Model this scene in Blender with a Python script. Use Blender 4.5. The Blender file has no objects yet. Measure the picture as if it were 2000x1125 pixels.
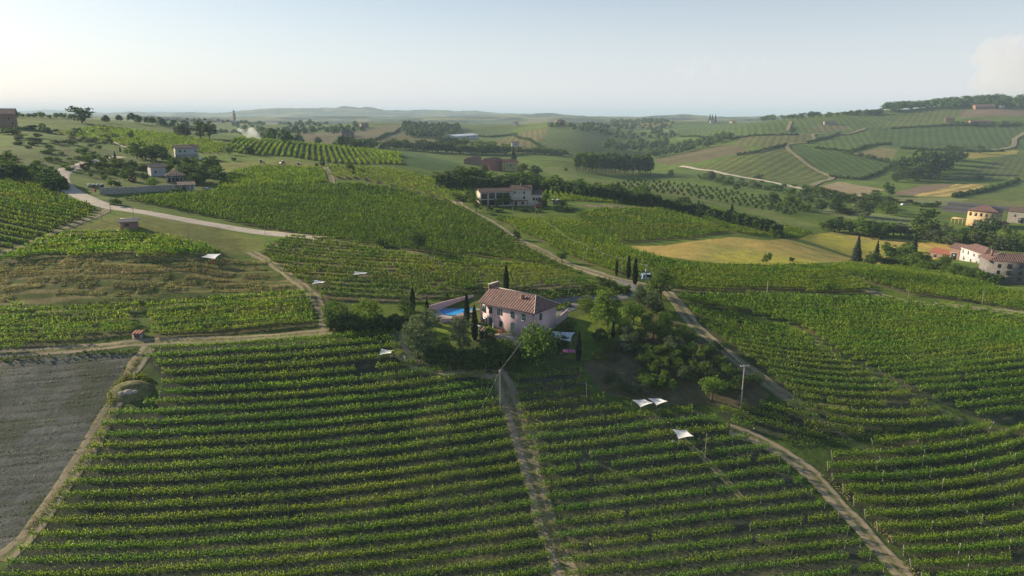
import bpy, math, random
import numpy as np
from mathutils import Vector, Matrix
rng = np.random.default_rng(7)
random.seed(7)
R = math.radians
scn = bpy.context.scene
col = scn.collection
# ---------------------------------------------------------------- camera
F = 1333.0; TILT = R(14.25); ZC = 54.0
cam_d = bpy.data.cameras.new('camera'); cam = bpy.data.objects.new('camera', cam_d); col.objects.link(cam)
cam_d.sensor_width = 36; cam_d.lens = 36*F/2000; cam_d.clip_start = 1; cam_d.clip_end = 90000
cam.location = (0, 0, ZC); cam.rotation_euler = (math.pi/2-TILT, 0, 0)
scn.camera = cam
# ---------------------------------------------------------------- world and sun
SUN_AZ = R(-66)      # from the view direction, negative is left
SUN_EL = R(22)
w = bpy.data.worlds.new("World"); scn.world = w; w.use_nodes = True
nt = w.node_tree; bg = nt.nodes['Background']
sky = nt.nodes.new('ShaderNodeTexSky'); sky.sky_type = 'NISHITA'; sky.sun_disc = False
sky.sun_elevation = SUN_EL; sky.sun_rotation = SUN_AZ
sky.air_density = 1.1; sky.dust_density = 1.0; sky.ozone_density = 1.5; sky.altitude = 200
hs = nt.nodes.new('ShaderNodeHueSaturation'); hs.inputs['Saturation'].default_value = 1.05; nt.links.new(sky.outputs[0], hs.inputs['Color'])
# bright milky summer air: the sky is paler and more even than clear air alone
mxs = nt.nodes.new('ShaderNodeMix'); mxs.data_type = 'RGBA'; mxs.inputs['Factor'].default_value = .5
tcs = nt.nodes.new('ShaderNodeTexCoord'); sps = nt.nodes.new('ShaderNodeSeparateXYZ'); nt.links.new(tcs.outputs['Generated'], sps.inputs[0])
mrs = nt.nodes.new('ShaderNodeMapRange'); mrs.inputs['From Min'].default_value = 0; mrs.inputs['From Max'].default_value = .26; mrs.inputs['To Min'].default_value = .7; mrs.inputs['To Max'].default_value = 0
nt.links.new(sps.outputs[2], mrs.inputs['Value']); nt.links.new(mrs.outputs[0], mxs.inputs['Factor'])
nt.links.new(hs.outputs[0], mxs.inputs[6]); mxs.inputs[7].default_value = (8.2, 8.3, 9.3, 1)
dks = nt.nodes.new('ShaderNodeMix'); dks.data_type = 'RGBA'; dks.blend_type = 'DARKEN'; dks.inputs['Factor'].default_value = 1
nt.links.new(mxs.outputs[2], dks.inputs[6]); dks.inputs[7].default_value = (12.0, 12.1, 12.4, 1)
nt.links.new(dks.outputs[2], bg.inputs[0]); bg.inputs[1].default_value = 0.071
sun_d = bpy.data.lights.new('sun', 'SUN'); sun = bpy.data.objects.new('sun', sun_d); col.objects.link(sun)
sun_d.energy = 5.0; sun_d.angle = R(0.5); sun_d.color = (1, 0.84, 0.60)
SDIR = Vector((math.sin(SUN_AZ)*math.cos(SUN_EL), math.cos(SUN_AZ)*math.cos(SUN_EL), math.sin(SUN_EL)))
sun.rotation_euler = SDIR.to_track_quat('Z', 'Y').to_euler(); sun.location = (-100, 60, 200)
scn.view_settings.view_transform = 'Standard'; scn.view_settings.look = 'None'
scn.view_settings.exposure = 0.76; scn.view_settings.gamma = 1
scn.cycles.volume_bounces = 4; scn.cycles.max_bounces = 6; scn.cycles.transparent_max_bounces = 8
scn.cycles.diffuse_bounces = 3; scn.cycles.transmission_bounces = 4
# ---------------------------------------------------------------- terrain height
def pchip(x, y, xq):
    x = np.asarray(x, float); y = np.asarray(y, float); h = np.diff(x); d = np.diff(y)/h
    m = np.zeros_like(y); m[0] = d[0]; m[-1] = d[-1]
    for i in range(1, len(x)-1):
        if d[i-1]*d[i] > 0:
            w1 = 2*h[i]+h[i-1]; w2 = h[i]+2*h[i-1]
            m[i] = (w1+w2)/(w1/d[i-1]+w2/d[i])
    i = np.clip(np.searchsorted(x, xq)-1, 0, len(x)-2); t = (xq-x[i])/h[i]; t = np.clip(t, 0, 1)
    return ((1+2*t)*(1-t)**2*y[i]+t*(1-t)**2*h[i]*m[i]+t*t*(3-2*t)*y[i+1]+t*t*(t-1)*h[i]*m[i+1])
ct, st = math.cos(TILT), math.sin(TILT)
def ray(px, py):
    u = (np.asarray(px, float)-1000)/F; v = (562.5-np.asarray(py, float))/F
    dy = ct+v*st; dz = -st+v*ct
    return u/dy, dz/dy          # slope sideways and slope up, per metre of depth
near = [(1125, 101), (1048, 110), (939, 123), (842, 136), (757, 149)]
# columns of the photograph: (row, depth in metres); depth was worked out from house, tree and row sizes
COLS = {
 0: near+[(690,161),(600,184),(545,197),(500,210),(440,232),(400,255),(350,300),(300,370),(262,470),(236,580),(224,700),(233,1000),(240,1500),(226,2600),(240,3500),(231,5000)],
 250: near+[(690,161),(600,183),(550,195),(500,210),(452,230),(430,243),(400,268),(378,296),(350,340),(322,385),(305,425),(285,490),(265,570),(248,670),(238,780),(250,1100),(250,1500),(233,2400),(243,3400),(231,5000)],
 500: near+[(684,161),(620,178),(560,198),(510,218),(470,240),(440,262),(400,295),(372,335),(345,380),(325,425),(300,500),(273,640),(276,900),(262,1300),(242,2000),(247,3200),(232,5000)],
 750: near+[(672,163),(600,184),(540,205),(500,225),(460,255),(420,295),(385,345),(360,385),(330,445),(312,510),(298,600),(296,800),(276,1100),(262,1300),(242,1700),(250,2600),(232,5000)],
 1000: near+[(670,163),(636,171),(600,184),(560,200),(500,237),(460,270),(430,303),(401,345),(380,395),(362,460),(345,540),(334,620),(322,740),(302,950),(280,1200),(262,1500),(242,2100),(248,2800),(233,5000)],
 1100: near+[(670,164),(636,172),(600,185),(560,200),(500,240),(460,274),(430,308),(401,350),(380,400),(362,470),(345,570),(334,680),(318,800),(302,970),(275,1200),(255,1450),(237,1750),(245,2600),(233,5000)],
 1250: near+[(680,163),(640,175),(600,187),(565,200),(540,215),(510,238),(480,268),(450,302),(410,362),(394,410),(378,480),(360,640),(343,850),(325,1050),(300,1300),(275,1600),(252,2000),(239,2500),(246,3400),(233,5000)],
 1500: near+[(690,163),(640,178),(600,192),(575,203),(550,220),(515,254),(490,285),(465,325),(448,380),(420,440),(400,510),(380,600),(356,740),(340,850),(300,1010),(280,1130),(255,1380),(240,1600),(233,1800),(243,2600),(233,5000)],
 1750: near+[(700,162),(640,180),(600,197),(560,222),(535,240),(528,285),(512,335),(480,372),(450,415),(420,480),(400,545),(380,640),(360,760),(340,880),(310,1000),(290,1100),(260,1300),(230,1520),(211,1720),(220,2400),(230,5000)],
 2000: near+[(700,160),(640,182),(600,200),(580,212),(566,230),(556,268),(520,305),(480,372),(440,435),(420,495),(400,570),(380,665),(360,780),(340,900),(318,1010),(300,1090),(270,1250),(240,1400),(214,1570),(200,1720),(212,2400),(230,5000)],
}
NY = 1500; Y0, Y1 = 45.0, 34000.0
LYs = np.linspace(math.log(Y0), math.log(Y1), NY); AMAX = 1.3; NA = 521
As = np.linspace(-AMAX, AMAX, NA)
ca, ce = [], []
for px in sorted(COLS):
    P = np.array(COLS[px], float); a, e = ray(np.full(len(P), px), P[:, 0]); Y = P[:, 1]
    # carry the slope on below the frame, and the far plain out to the horizon
    z0 = ZC+e[0]*Y[0]
    Yn = np.array([45., 75.]); en = (z0-(Y[0]-Yn)*0.22-ZC)/Yn; an = np.array([a[0], a[0]])
    Yf = np.array([9000., 16000., 34000.]); ef = np.array([ray(1000, 233)[1], ray(1000, 230)[1], ray(1000, 227)[1]]); af = np.full(3, a[-1])
    Y = np.r_[Yn, Y, Yf]; a = np.r_[an, a, af]; e = np.r_[en, e, ef]
    ca.append(pchip(np.log(Y), a, LYs)); ce.append(pchip(np.log(Y), e, LYs))
ca = np.array(ca); ce = np.array(ce)
def blur(T, n, ax):
    k = np.hanning(2*n+3)[1:-1]; k /= k.sum(); L = len(k)//2
    pad = [(0, 0), (0, 0)]; pad[ax] = (L, L); Tp = np.pad(T, pad, mode='edge')
    out = np.zeros_like(T)
    for i, kv in enumerate(k):
        out += kv*(Tp[i:i+T.shape[0]] if ax == 0 else Tp[:, i:i+T.shape[1]])
    return out
E = np.zeros((NY, NA))
for i in range(NY):
    xa = np.r_[-2.2, ca[:, i], 2.2]; ye = np.r_[ce[0, i], ce[:, i], ce[-1, i]]
    E[i] = pchip(xa, ye, As)
E = blur(blur(E, 9, 1), 5, 0)
def hsh(ix, iy, s):
    n = (ix*374761393+iy*668265263+s*974634777) & 0xffffffff
    n = ((n ^ (n >> 13))*1274126177) & 0xffffffff
    return ((n ^ (n >> 16)) & 0xffff)/65535.0
def vnoise(x, y, s=0):
    x = np.asarray(x, float); y = np.asarray(y, float)
    ix = np.floor(x).astype(np.int64); iy = np.floor(y).astype(np.int64); fx = x-ix; fy = y-iy
    fx = fx*fx*(3-2*fx); fy = fy*fy*(3-2*fy)
    return (hsh(ix, iy, s)*(1-fx)+hsh(ix+1, iy, s)*fx)*(1-fy)+(hsh(ix, iy+1, s)*(1-fx)+hsh(ix+1, iy+1, s)*fx)*fy
def fbm(x, y, s=0, o=4):
    t = 0; a = 0.5
    for k in range(o):
        t = t+a*(vnoise(x*2**k+17*k, y*2**k-9*k, s+k)-0.5); a *= 0.5
    return t*2      # about -1..1
def smooth(a, b, x):
    t = np.clip((x-a)/(b-a), 0, 1); return t*t*(3-2*t)
def height(x, y):
    x = np.asarray(x, float); y = np.asarray(y, float)
    yy = np.clip(y, Y0*1.001, Y1*0.999); a = np.clip(x/yy, -AMAX*.999, AMAX*.999)
    fi = (np.log(yy)-LYs[0])/(LYs[1]-LYs[0]); fj = (a+AMAX)/(2*AMAX)*(NA-1)
    i = np.floor(fi).astype(int); j = np.floor(fj).astype(int); fi = fi-i; fj = fj-j
    e = (E[i, j]*(1-fi)+E[i+1, j]*fi)*(1-fj)+(E[i, j+1]*(1-fi)+E[i+1, j+1]*fi)*fj
    z = ZC+yy*e
    am = np.clip(yy/260, .25, 1.3)
    z = z+fbm(x/22, y/22, 3, 3)*0.5*am + fbm(x/170, y/170, 9, 3)*5.0*smooth(450, 1000, yy)+fbm(x/330, y/300, 19, 2)*11*smooth(750, 1300, yy)*(1-smooth(1900, 2600, yy))
    # folded country far off, range behind range
    far = smooth(1900, 3200, yy)
    r1 = 1-np.abs(fbm(x/900, y/420, 21, 4))*1.7
    z = z+far*(r1-0.62)*46*np.clip(yy/4200, .5, 1.0)*(1-smooth(5200, 6500, yy)*.4)
    r2 = np.exp(-((yy-7600-fbm(x/3000, 0*y, 5, 2)*900)/750)**2)*smooth(2600, -1500, x)
    z = z+r2*(74+56*fbm(x/420, y/1500, 33, 5)+40*fbm(x/2400, 0*y, 35, 2))
    r3 = np.exp(-((yy-11500)/1300)**2)*smooth(5200, -5200, x)
    z = z+r3*(110+90*fbm(x/900, y/3000, 43, 4))
    r4 = np.exp(-((yy-5600-x*.1)/420)**2)*smooth(-900, 300, x)
    z = z+r4*(24+26*fbm(x/420, y/900, 53, 3))
    # terrace banks on the left slope
    d = y+0.10*x-0.0014*(x+95)**2
    tm = smooth(150, 163, d)*(1-smooth(206, 214, d))*(1-smooth(-62, -48, x-(y-190)*.2))
    z = z+tm*0.22*np.sin(d*2*math.pi/8.2)
    return z
MLY = np.exp(np.linspace(math.log(50), math.log(30000), 5200))
def at(px, py, extra=0.0):
    """world point on the ground that shows at this place of the photograph"""
    a, e = ray(px, py); z = height(a*MLY, MLY); zr = ZC+e*MLY
    hit = np.nonzero(z > zr)[0]
    if len(hit) == 0: Y = 20000.
    else:
        k = hit[0]
        if k == 0: Y = MLY[0]
        else:
            d0 = zr[k-1]-z[k-1]; d1 = zr[k]-z[k]; t = d0/(d0-d1); Y = MLY[k-1]+t*(MLY[k]-MLY[k-1])
    x = float(a*Y); return Vector((x, float(Y), float(height(x, Y))+extra))
def top(px, py, Y):
    """height at depth Y that shows at this place"""
    a, e = ray(px, py); return Vector((float(a*Y), Y, float(ZC+e*Y)))
def proj(P):
    P = np.atleast_2d(P); x, y, z = P[:, 0], P[:, 1], P[:, 2]-ZC
    d = y*ct-z*st; v = (y*st+z*ct)/d; return 1000+F*x/d, 562.5-F*v
def gz(x, y): return float(height(x, y))
# ---------------------------------------------------------------- materials
def new_mat(name):
    m = bpy.data.materials.new(name); m.use_nodes = True
    n = m.node_tree.nodes; l = m.node_tree.links
    return m, n, l, n['Principled BSDF']
def noise(n, l, scale, detail=4, vec=None, rough=.6):
    t = n.new('ShaderNodeTexNoise'); t.inputs['Scale'].default_value = scale; t.inputs['Detail'].default_value = detail
    t.inputs['Roughness'].default_value = rough
    if vec is not None: l.new(vec, t.inputs['Vector'])
    return t.outputs['Fac']
def mixc(n, l, fac, a, b, mode='MIX'):
    m = n.new('ShaderNodeMix'); m.data_type = 'RGBA'; m.blend_type = mode
    for s, v in ((m.inputs['Factor'], fac), (m.inputs[6], a), (m.inputs[7], b)):
        if isinstance(v, (int, float)): s.default_value = v
        elif isinstance(v, tuple): s.default_value = (*v, 1) if len(v) == 3 else v
        else: l.new(v, s)
    return m.outputs[2]
def ramp(n, l, fac, a, b, c0=(0, 0, 0), c1=(1, 1, 1)):
    r = n.new('ShaderNodeMapRange'); r.inputs['From Min'].default_value = a; r.inputs['From Max'].default_value = b
    r.interpolation_type = 'SMOOTHSTEP'
    l.new(fac, r.inputs['Value']); return r.outputs[0]
def plain(name, c, rough=.8, var=.25, scale=3., spec=.3, c2=None, metal=0):
    """paint, plaster, wood, metal: one colour with weathering"""
    m, n, l, b = new_mat(name)
    tc = n.new('ShaderNodeTexCoord'); f = noise(n, l, scale, 5, tc.outputs['Object'])
    dk = tuple(v*(1-var) for v in c) if c2 is None else c2
    l.new(mixc(n, l, ramp(n, l, f, .35, .68), dk, c), b.inputs['Base Color'])
    b.inputs['Roughness'].default_value = rough; b.inputs['Specular IOR Level'].default_value = spec; b.inputs['Metallic'].default_value = metal
    return m
def leafmat(name, c, c2, trans=.42, nscale=.25, gloss=.04, rg=.8):
    m, n, l, b = new_mat(name)
    g = n.new('ShaderNodeNewGeometry'); tc = n.new('ShaderNodeTexCoord'); oi = n.new('ShaderNodeObjectInfo')
    f = noise(n, l, nscale, 3, g.outputs['Position'])
    base = mixc(n, l, ramp(n, l, f, .36, .64), c, c2)
    fb = noise(n, l, .045, 4, g.outputs['Position'], .65); base = mixc(n, l, ramp(n, l, fb, .36, .62), mixc(n, l, 1.0, base, (.78, .84, .85), 'MULTIPLY'), base)
    hv = n.new('ShaderNodeHueSaturation'); l.new(base, hv.inputs['Color'])
    mr = n.new('ShaderNodeMapRange'); mr.inputs['To Min'].default_value = .55; mr.inputs['To Max'].default_value = 1.35
    l.new(g.outputs['Random Per Island'], mr.inputs['Value']); l.new(mr.outputs[0], hv.inputs['Value'])
    mh = n.new('ShaderNodeMapRange'); mh.inputs['To Min'].default_value = .485; mh.inputs['To Max'].default_value = .515
    l.new(oi.outputs['Random'], mh.inputs['Value']); l.new(mh.outputs[0], hv.inputs['Hue'])
    l.new(hv.outputs[0], b.inputs['Base Color']); b.inputs['Roughness'].default_value = rg if nscale > .4 else .45; b.inputs['Specular IOR Level'].default_value = gloss
    t = n.new('ShaderNodeBsdfTranslucent'); tcx = mixc(n, l, .5, hv.outputs[0], (1.0, 1.0, .3), 'MULTIPLY')
    tl = n.new('ShaderNodeHueSaturation'); tl.inputs['Value'].default_value = 1.25; l.new(tcx, tl.inputs['Color'])
    l.new(tl.outputs[0], t.inputs['Color'])
    ms = n.new('ShaderNodeMixShader'); ms.inputs[0].default_value = trans
    l.new(b.outputs[0], ms.inputs[1]); l.new(t.outputs[0], ms.inputs[2])
    l.new(ms.outputs[0], n['Material Output'].inputs[0])
    return m
M = {}
M['bark'] = plain('bark', (.13, .10, .075), .9, .5, 6)
M['wood'] = plain('grey_wood', (.30, .26, .21), .85, .4, 4)
M['post'] = plain('pale_concrete_post', (.38, .35, .31), .8, .3, 3)
M['vine'] = leafmat('vine_leaves', (.16, .28, .021), (.235, .33, .03), .5, .12, .25)
M['vine_far'] = leafmat('vine_leaves_far', (.135, .225, .02), (.205, .265, .028), .45, .08, .12)
M['vine_dark'] = leafmat('vine_leaves_dark', (.105, .185, .018), (.16, .23, .024), .42, .1, .12)
# ---------------------------------------------------------------- helpers for objects
def tag(o, label=None, cat=None, group=None, kind=None):
    if label: o['label'] = label
    if cat: o['category'] = cat
    if group: o['group'] = group
    if kind: o['kind'] = kind
    return o
def mesh_np(name, V, Fq, mats, parent=None, smooth_=False, midx=None, attrs=None):
    """V (n,3) points, Fq (m,3 or 4) faces"""
    me = bpy.data.meshes.new(name); V = np.asarray(V, np.float32); Fq = np.asarray(Fq, np.int32)
    me.vertices.add(len(V)); me.vertices.foreach_set('co', V.ravel())
    k = Fq.shape[1]; me.loops.add(Fq.size); me.loops.foreach_set('vertex_index', Fq.ravel())
    me.polygons.add(len(Fq)); me.polygons.foreach_set('loop_start', np.arange(0, Fq.size, k, dtype=np.int32))
    me.polygons.foreach_set('loop_total', np.full(len(Fq), k, np.int32))
    if smooth_: me.polygons.foreach_set('use_smooth', np.ones(len(Fq), bool))
    for m in (mats if isinstance(mats, (list, tuple)) else [mats]): me.materials.append(m)
    if midx is not None: me.polygons.foreach_set('material_index', np.asarray(midx, np.int32))
    for an, (typ, arr) in (attrs or {}).items():
        a = me.attributes.new(an, typ, 'POINT')
        a.data.foreach_set({'FLOAT_COLOR': 'color', 'FLOAT_VECTOR': 'vector', 'FLOAT': 'value'}[typ], np.asarray(arr, np.float32).ravel())
    me.update(calc_edges=True)
    o = bpy.data.objects.new(name, me); col.objects.link(o)
    if parent is not None: o.parent = parent
    return o
def empty(name, loc, rz=0, sc=1):
    o = bpy.data.objects.new(name, None); col.objects.link(o); o.location = loc; o.rotation_euler = (0, 0, rz)
    if sc != 1: o.scale = (sc, sc, sc) if isinstance(sc, (int, float)) else sc
    return o
def inpoly(P, x, y):
    """P (n,2) polygon in the world, x,y arrays"""
    r = np.zeros(x.shape, bool); P = np.asarray(P); n = len(P)
    bb = (x >= P[:, 0].min()) & (x <= P[:, 0].max()) & (y >= P[:, 1].min()) & (y <= P[:, 1].max())
    if not bb.any(): return r
    xs, ys = x[bb], y[bb]; c = np.zeros(xs.shape, bool)
    for i in range(n):
        x1, y1 = P[i]; x2, y2 = P[(i+1) % n]
        if y1 == y2: continue
        c ^= ((y1 > ys) != (y2 > ys)) & (xs < (x2-x1)*(ys-y1)/(y2-y1)+x1)
    r[bb] = c; return r
def wpoly(pts): return np.array([at(*p)[:2] for p in pts])
# ---------------------------------------------------------------- fields: outline in the photograph, then kept in world metres
SOIL = (.15, .13, .085); GRASS = (.085, .125, .035); DRY = (.36, .28, .13); LAWN = (.12, .18, .035); FARV = (.085, .115, .04)
# name, outline, ground colour, row guide, spacing, look   (look: v=vines as geometry, s=stripes of a far vineyard, g=plain)
FIELDS = [
 ('tilled', [(-60,700),(160,690),(262,690),(240,720),(220,800),(190,850),(120,950),(60,1030),(0,1100),(-60,1180)], (.20,.21,.205), [(0,900),(120,890),(200,880)], 2.6, 't'),
 ('low_left', [(285,700),(305,676),(540,672),(640,665),(770,646),(788,700),(830,722),(930,728),(970,745),(985,810),(1010,900),(1045,990),(1070,1060),(1085,1140),(1120,1400),(-300,1400),(-120,1190),(20,1105),(125,965),(190,850),(225,800),(310,790),(318,740)], (.058,.07,.046), [(100,1003),(600,975),(1010,920)], 3.1, 'v'),  # soil of the near vineyards darkened in colour for shade between rows
 ('low_mid', [(1012,738),(1128,714),(1160,775),(1230,812),(1310,812),(1370,800),(1420,845),(1500,878),(1550,930),(1640,1020),(1745,1140),(1900,1400),(1150,1400),(1110,1140),(1095,1080),(1070,1010),(1045,920),(1020,840),(1002,780)], (.085,.092,.062), [(1105,1106),(1400,1072),(1690,1040)], 3.0, 'v'),
 ('hill_right', [(1335,584),(1500,582),(1600,585),(1730,588),(1850,603),(2080,628),(2200,700),(2100,815),(1940,830),(1800,775),(1650,700),(1560,640),(1440,610),(1350,600)], (.07,.085,.048), [(1500,650),(1750,650),(2000,636)], 2.6, 'v'),
 ('hill_right_low', [(1345,606),(1440,618),(1550,648),(1640,706),(1790,785),(1880,832),(1700,850),(1560,862),(1440,835),(1400,805),(1470,800),(1560,795),(1500,735),(1440,690),(1372,640)], (.078,.092,.05), [(1500,700),(1650,715),(1800,705)], 2.6, 'v'),
 ('low_right', [(1634,886),(1720,868),(1823,850),(1920,838),(2100,820),(2300,1000),(2300,1400),(2000,1400),(1800,1140),(1750,1070),(1690,1015),(1640,962),(1612,915)], (.075,.08,.042), [(1638,965),(1849,954),(2000,925)], 2.9, 'v'),
 ('terrace_left', [(-60,606),(120,603),(275,596),(262,655),(150,670),(0,690),(-60,696)], (.13,.13,.07), [(0,642),(130,640),(260,630)], 2.6, 'v'),
 ('terrace_right', [(288,602),(440,585),(600,574),(618,640),(450,655),(298,662)], (.13,.12,.07), [(290,630),(450,622),(610,608)], 2.6, 'v'),
 ('terrace_top', [(-60,530),(0,508),(60,480),(110,460),(200,452),(300,460),(400,480),(440,500),(300,506),(100,503),(0,514)], (.16,.15,.07), [(50,490),(230,480),(400,492)], 2.6, 'v'),
 ('west', [(-60,350),(60,352),(110,380),(190,408),(170,425),(60,475),(-60,505)], (.10,.12,.05), [(0,405),(60,418),(135,432)], 3.2, 'v'),
 ('behind_pool', [(510,495),(530,475),(570,463),(640,470),(800,499),(930,507),(1060,522),(1150,552),(1165,560),(1150,566),(1000,566),(900,572),(860,577),(800,592),(640,592),(600,562),(540,530)], (.17,.15,.085), [(560,530),(800,542),(1000,545)], 3.3, 'v'),
 ('big', [(240,390),(330,383),(430,372),(620,362),(700,360),(770,368),(870,395),(905,408),(960,440),(1030,485),(1120,530),(1150,550),(1060,517),(930,502),(800,492),(690,475),(600,460),(430,428),(320,405)], (.12,.12,.06), [(450,400),(680,420),(900,440)], 3.0, 'v'),
 ('road_east', [(962,425),(1050,430),(1120,430),(1200,470),(1250,495),(1270,530),(1265,548),(1190,530),(1120,505),(1040,465)], (.13,.12,.06), [(990,435),(1120,480),(1250,530)], 3.0, 'v'),
 ('east', [(1252,495),(1330,515),(1500,522),(1600,520),(1690,560),(1700,572),(1600,574),(1400,571),(1320,568),(1270,548),(1272,530)], (.13,.125,.065), [(1300,545),(1480,552),(1650,548)], 3.1, 'v'),
 ('farm_field', [(1125,418),(1180,408),(1300,412),(1370,430),(1425,455),(1350,466),(1200,476),(1150,445)], (.14,.13,.07), [(1160,440),(1280,448),(1400,446)], 4.0, 'v'),
 ('farm_back', [(1060,374),(1250,392),(1400,410),(1500,435),(1585,455),(1560,468),(1480,462),(1432,455),(1370,425),(1250,402),(1062,393)], (.13,.15,.06), [(1300,413),(1272,405),(1240,394)], 3.4, 'v'),
 ('crest_east', [(1610,527),(1650,516),(1750,521),(1850,536),(1950,566),(2080,600),(2080,620),(1900,592),(1780,577),(1700,553)], (.16,.14,.08), [(1680,540),(1850,570),(1990,600)], 2.6, 'v'),
 ('mid_left', [(425,370),(435,345),(500,326),(630,329),(640,356),(550,364)], (.12,.12,.06), [(450,350),(540,348),(620,346)], 2.6, 'v'),
 ('striped', [(440,292),(458,272),(560,278),(780,296),(785,322),(700,322),(640,318),(560,306),(470,301)], (.17,.15,.08), [(680,290),(690,304),(702,320)], 4.2, 'v'),
 ('pale_slope', [(640,324),(780,334),(860,352),(985,372),(975,392),(930,396),(870,392),(770,366),(700,350),(650,350)], (.22,.17,.10), [(760,340),(800,362),(840,385)], 4.4, 'v'),
 ('left_ridge', [(110,262),(200,246),(330,262),(440,282),(430,300),(330,296),(230,284)], (.15,.15,.07), [(240,262),(262,270),(290,282)], 5.0, 'v'),
 # open ground
 ('terrace_bank', [(-60,535),(0,516),(100,506),(300,508),(440,502),(500,515),(560,545),(600,568),(440,580),(280,590),(120,598),(-60,602)], (.20,.175,.07), None, 0, 'b'),
 ('meadow_hut', [(120,455),(210,425),(300,420),(430,445),(520,470),(505,495),(440,500),(400,478),(300,458),(200,450)], (.15,.17,.055), None, 0, 'g'),
 ('dry_meadow', [(1215,480),(1300,480),(1430,463),(1500,470),(1580,457),(1640,452),(1700,462),(1900,480),(1850,500),(1660,514),(1560,519),(1400,514),(1300,502)], (.33,.27,.085), None, 0, 'd'),
 ('bare_yard', [(1115,402),(1180,400),(1290,410),(1200,408)], (.26,.19,.15), None, 0, 'g'),
 ('villa_garden', [(800,620),(860,585),(940,575),(1080,575),(1150,572),(1240,575),(1290,600),(1330,640),(1300,700),(1150,712),(1060,715),(930,715),(840,700),(790,660)], (.10,.135,.04), None, 0, 'g'),
 ('lawn', [(1110,625),(1160,610),(1215,600),(1260,612),(1240,650),(1190,690),(1150,705),(1110,700)], (.17,.24,.04), None, 0, 'l'),
 ('lawn_pool', [(850,640),(930,622),(940,650),(900,690),(860,680)], (.17,.24,.04), None, 0, 'l'),
 ('orchard', [(1290,600),(1340,640),(1420,700),(1500,770),(1480,800),(1380,790),(1300,790),(1180,770),(1140,715),(1240,660)], (.19,.16,.085), None, 0, 'g'),
 ('meadow_west', [(-60,290),(100,285),(230,295),(210,310),(120,330),(110,345),(60,350),(-60,348)], (.10,.14,.04), None, 0, 'g'),
 ('house_lawn', [(160,330),(230,310),(330,308),(420,315),(430,350),(400,372),(230,375),(190,370)], (.10,.14,.04), None, 0, 'l'),
 ('grass_band', [(430,318),(560,312),(640,322),(640,332),(500,328),(440,345)], (.17,.19,.06), None, 0, 'g'),
 ('green_field', [(790,298),(830,300),(905,322),(900,332),(840,332),(790,325)], (.055,.12,.035), None, 0, 'g'),
 ('hill_brown', [(560,265),(640,258),(690,256),(760,243),(790,245),(740,270),(660,283),(600,278)], (.20,.17,.09), None, 0, 'g'),
 ('hill_brown_two', [(650,280),(740,268),(790,246),(900,250),(920,270),(880,285),(760,282)], (.13,.13,.065), [(700,275),(740,277),(800,278)], 12, 's'),
 ('mound_green', [(890,262),(900,242),(950,236),(1010,242),(1000,262),(930,268)], (.10,.14,.05), None, 0, 'g'),
 ('hill_centre', [(920,285),(985,270),(1030,255),(1070,250),(1090,265),(1060,290),(1010,292)], (.17,.155,.08), [(990,272),(985,280),(975,288)], 12, 's'),
 ('hill_centre_two', [(1040,295),(1070,252),(1100,240),(1160,240),(1190,270),(1180,298),(1120,306)], (.09,.13,.05), [(1080,262),(1110,276),(1150,292)], 13, 's'),
 ('hill_behind', [(1310,243),(1400,238),(1490,238),(1600,238),(1690,225),(1750,215),(1870,212),(1860,235),(1840,245),(1560,262),(1430,270),(1340,268)], (.095,.15,.045), [(1450,240),(1455,252),(1460,264)], 13, 's'),
 ('hill_brown_three', [(1275,312),(1350,295),(1420,282),(1470,292),(1440,300),(1360,318),(1300,322)], (.21,.17,.085), [(1300,310),(1360,300),(1420,290)], 9, 's'),
 ('hill_knoll', [(1430,270),(1500,262),(1590,260),(1575,278),(1500,290),(1440,284)], (.14,.15,.07), [(1500,262),(1495,272),(1485,284)], 12, 's'),
 ('knoll_top', [(1575,256),(1600,243),(1650,243),(1665,252),(1600,258)], (.20,.18,.08), None, 0, 'g'),
 ('hill_left_face', [(1360,328),(1440,303),(1530,285),(1545,300),(1620,345),(1570,360),(1440,348),(1370,340)], (.13,.16,.055), [(1480,340),(1525,318),(1560,300)], 13, 's'),
 ('hill_mid_face', [(1540,282),(1600,285),(1680,300),(1745,318),(1680,345),(1625,342),(1560,305)], (.075,.13,.035), [(1590,290),(1630,308),(1660,330)], 12, 's'),
 ('hill_mid_face_two', [(1590,262),(1690,255),(1740,280),(1660,296),(1600,284)], (.10,.16,.045), [(1640,262),(1650,276),(1655,290)], 12, 's'),
 ('hill_big_face', [(1690,252),(1860,240),(2060,238),(2060,290),(1960,295),(1840,292),(1760,288)], (.075,.125,.038), [(1850,248),(1856,266),(1860,284)], 12, 's'),
 ('hill_top_green', [(1700,248),(1800,215),(1890,212),(1860,238),(1760,250)], (.12,.155,.055), [(1800,220),(1790,232),(1785,242)], 12, 's'),
 ('hill_brown_top', [(1880,216),(2060,214),(2060,230),(1875,230)], (.24,.17,.12), None, 0, 'g'),
 ('scrub', [(1665,300),(1720,288),(1755,292),(1740,312),(1700,306)], (.21,.19,.13), None, 0, 'g'),
 ('yellow_band', [(1880,296),(1990,293),(1985,300),(1900,310),(1880,308)], (.33,.30,.10), None, 0, 'g'),
 ('far_right_face', [(1850,350),(1950,312),(2060,300),(2060,345),(1900,352)], (.11,.14,.055), [(1880,335),(1890,325),(1900,316)], 8, 's'),
 ('brown_plot', [(1740,380),(1800,362),(1870,358),(1790,382)], (.27,.19,.13), None, 0, 'g'),
 ('wheat', [(1785,383),(1870,359),(1930,359),(1870,385)], (.62,.46,.16), [(1800,382),(1850,372),(1900,362)], 14, 's'),
 ('straw_plot', [(1570,370),(1640,355),(1730,370),(1700,382),(1600,384)], (.40,.31,.19), None, 0, 'g'),
 ('pale_green_plot', [(1730,385),(1870,386),(1900,386),(1860,402),(1770,398)], (.20,.23,.14), None, 0, 'g'),
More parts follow.
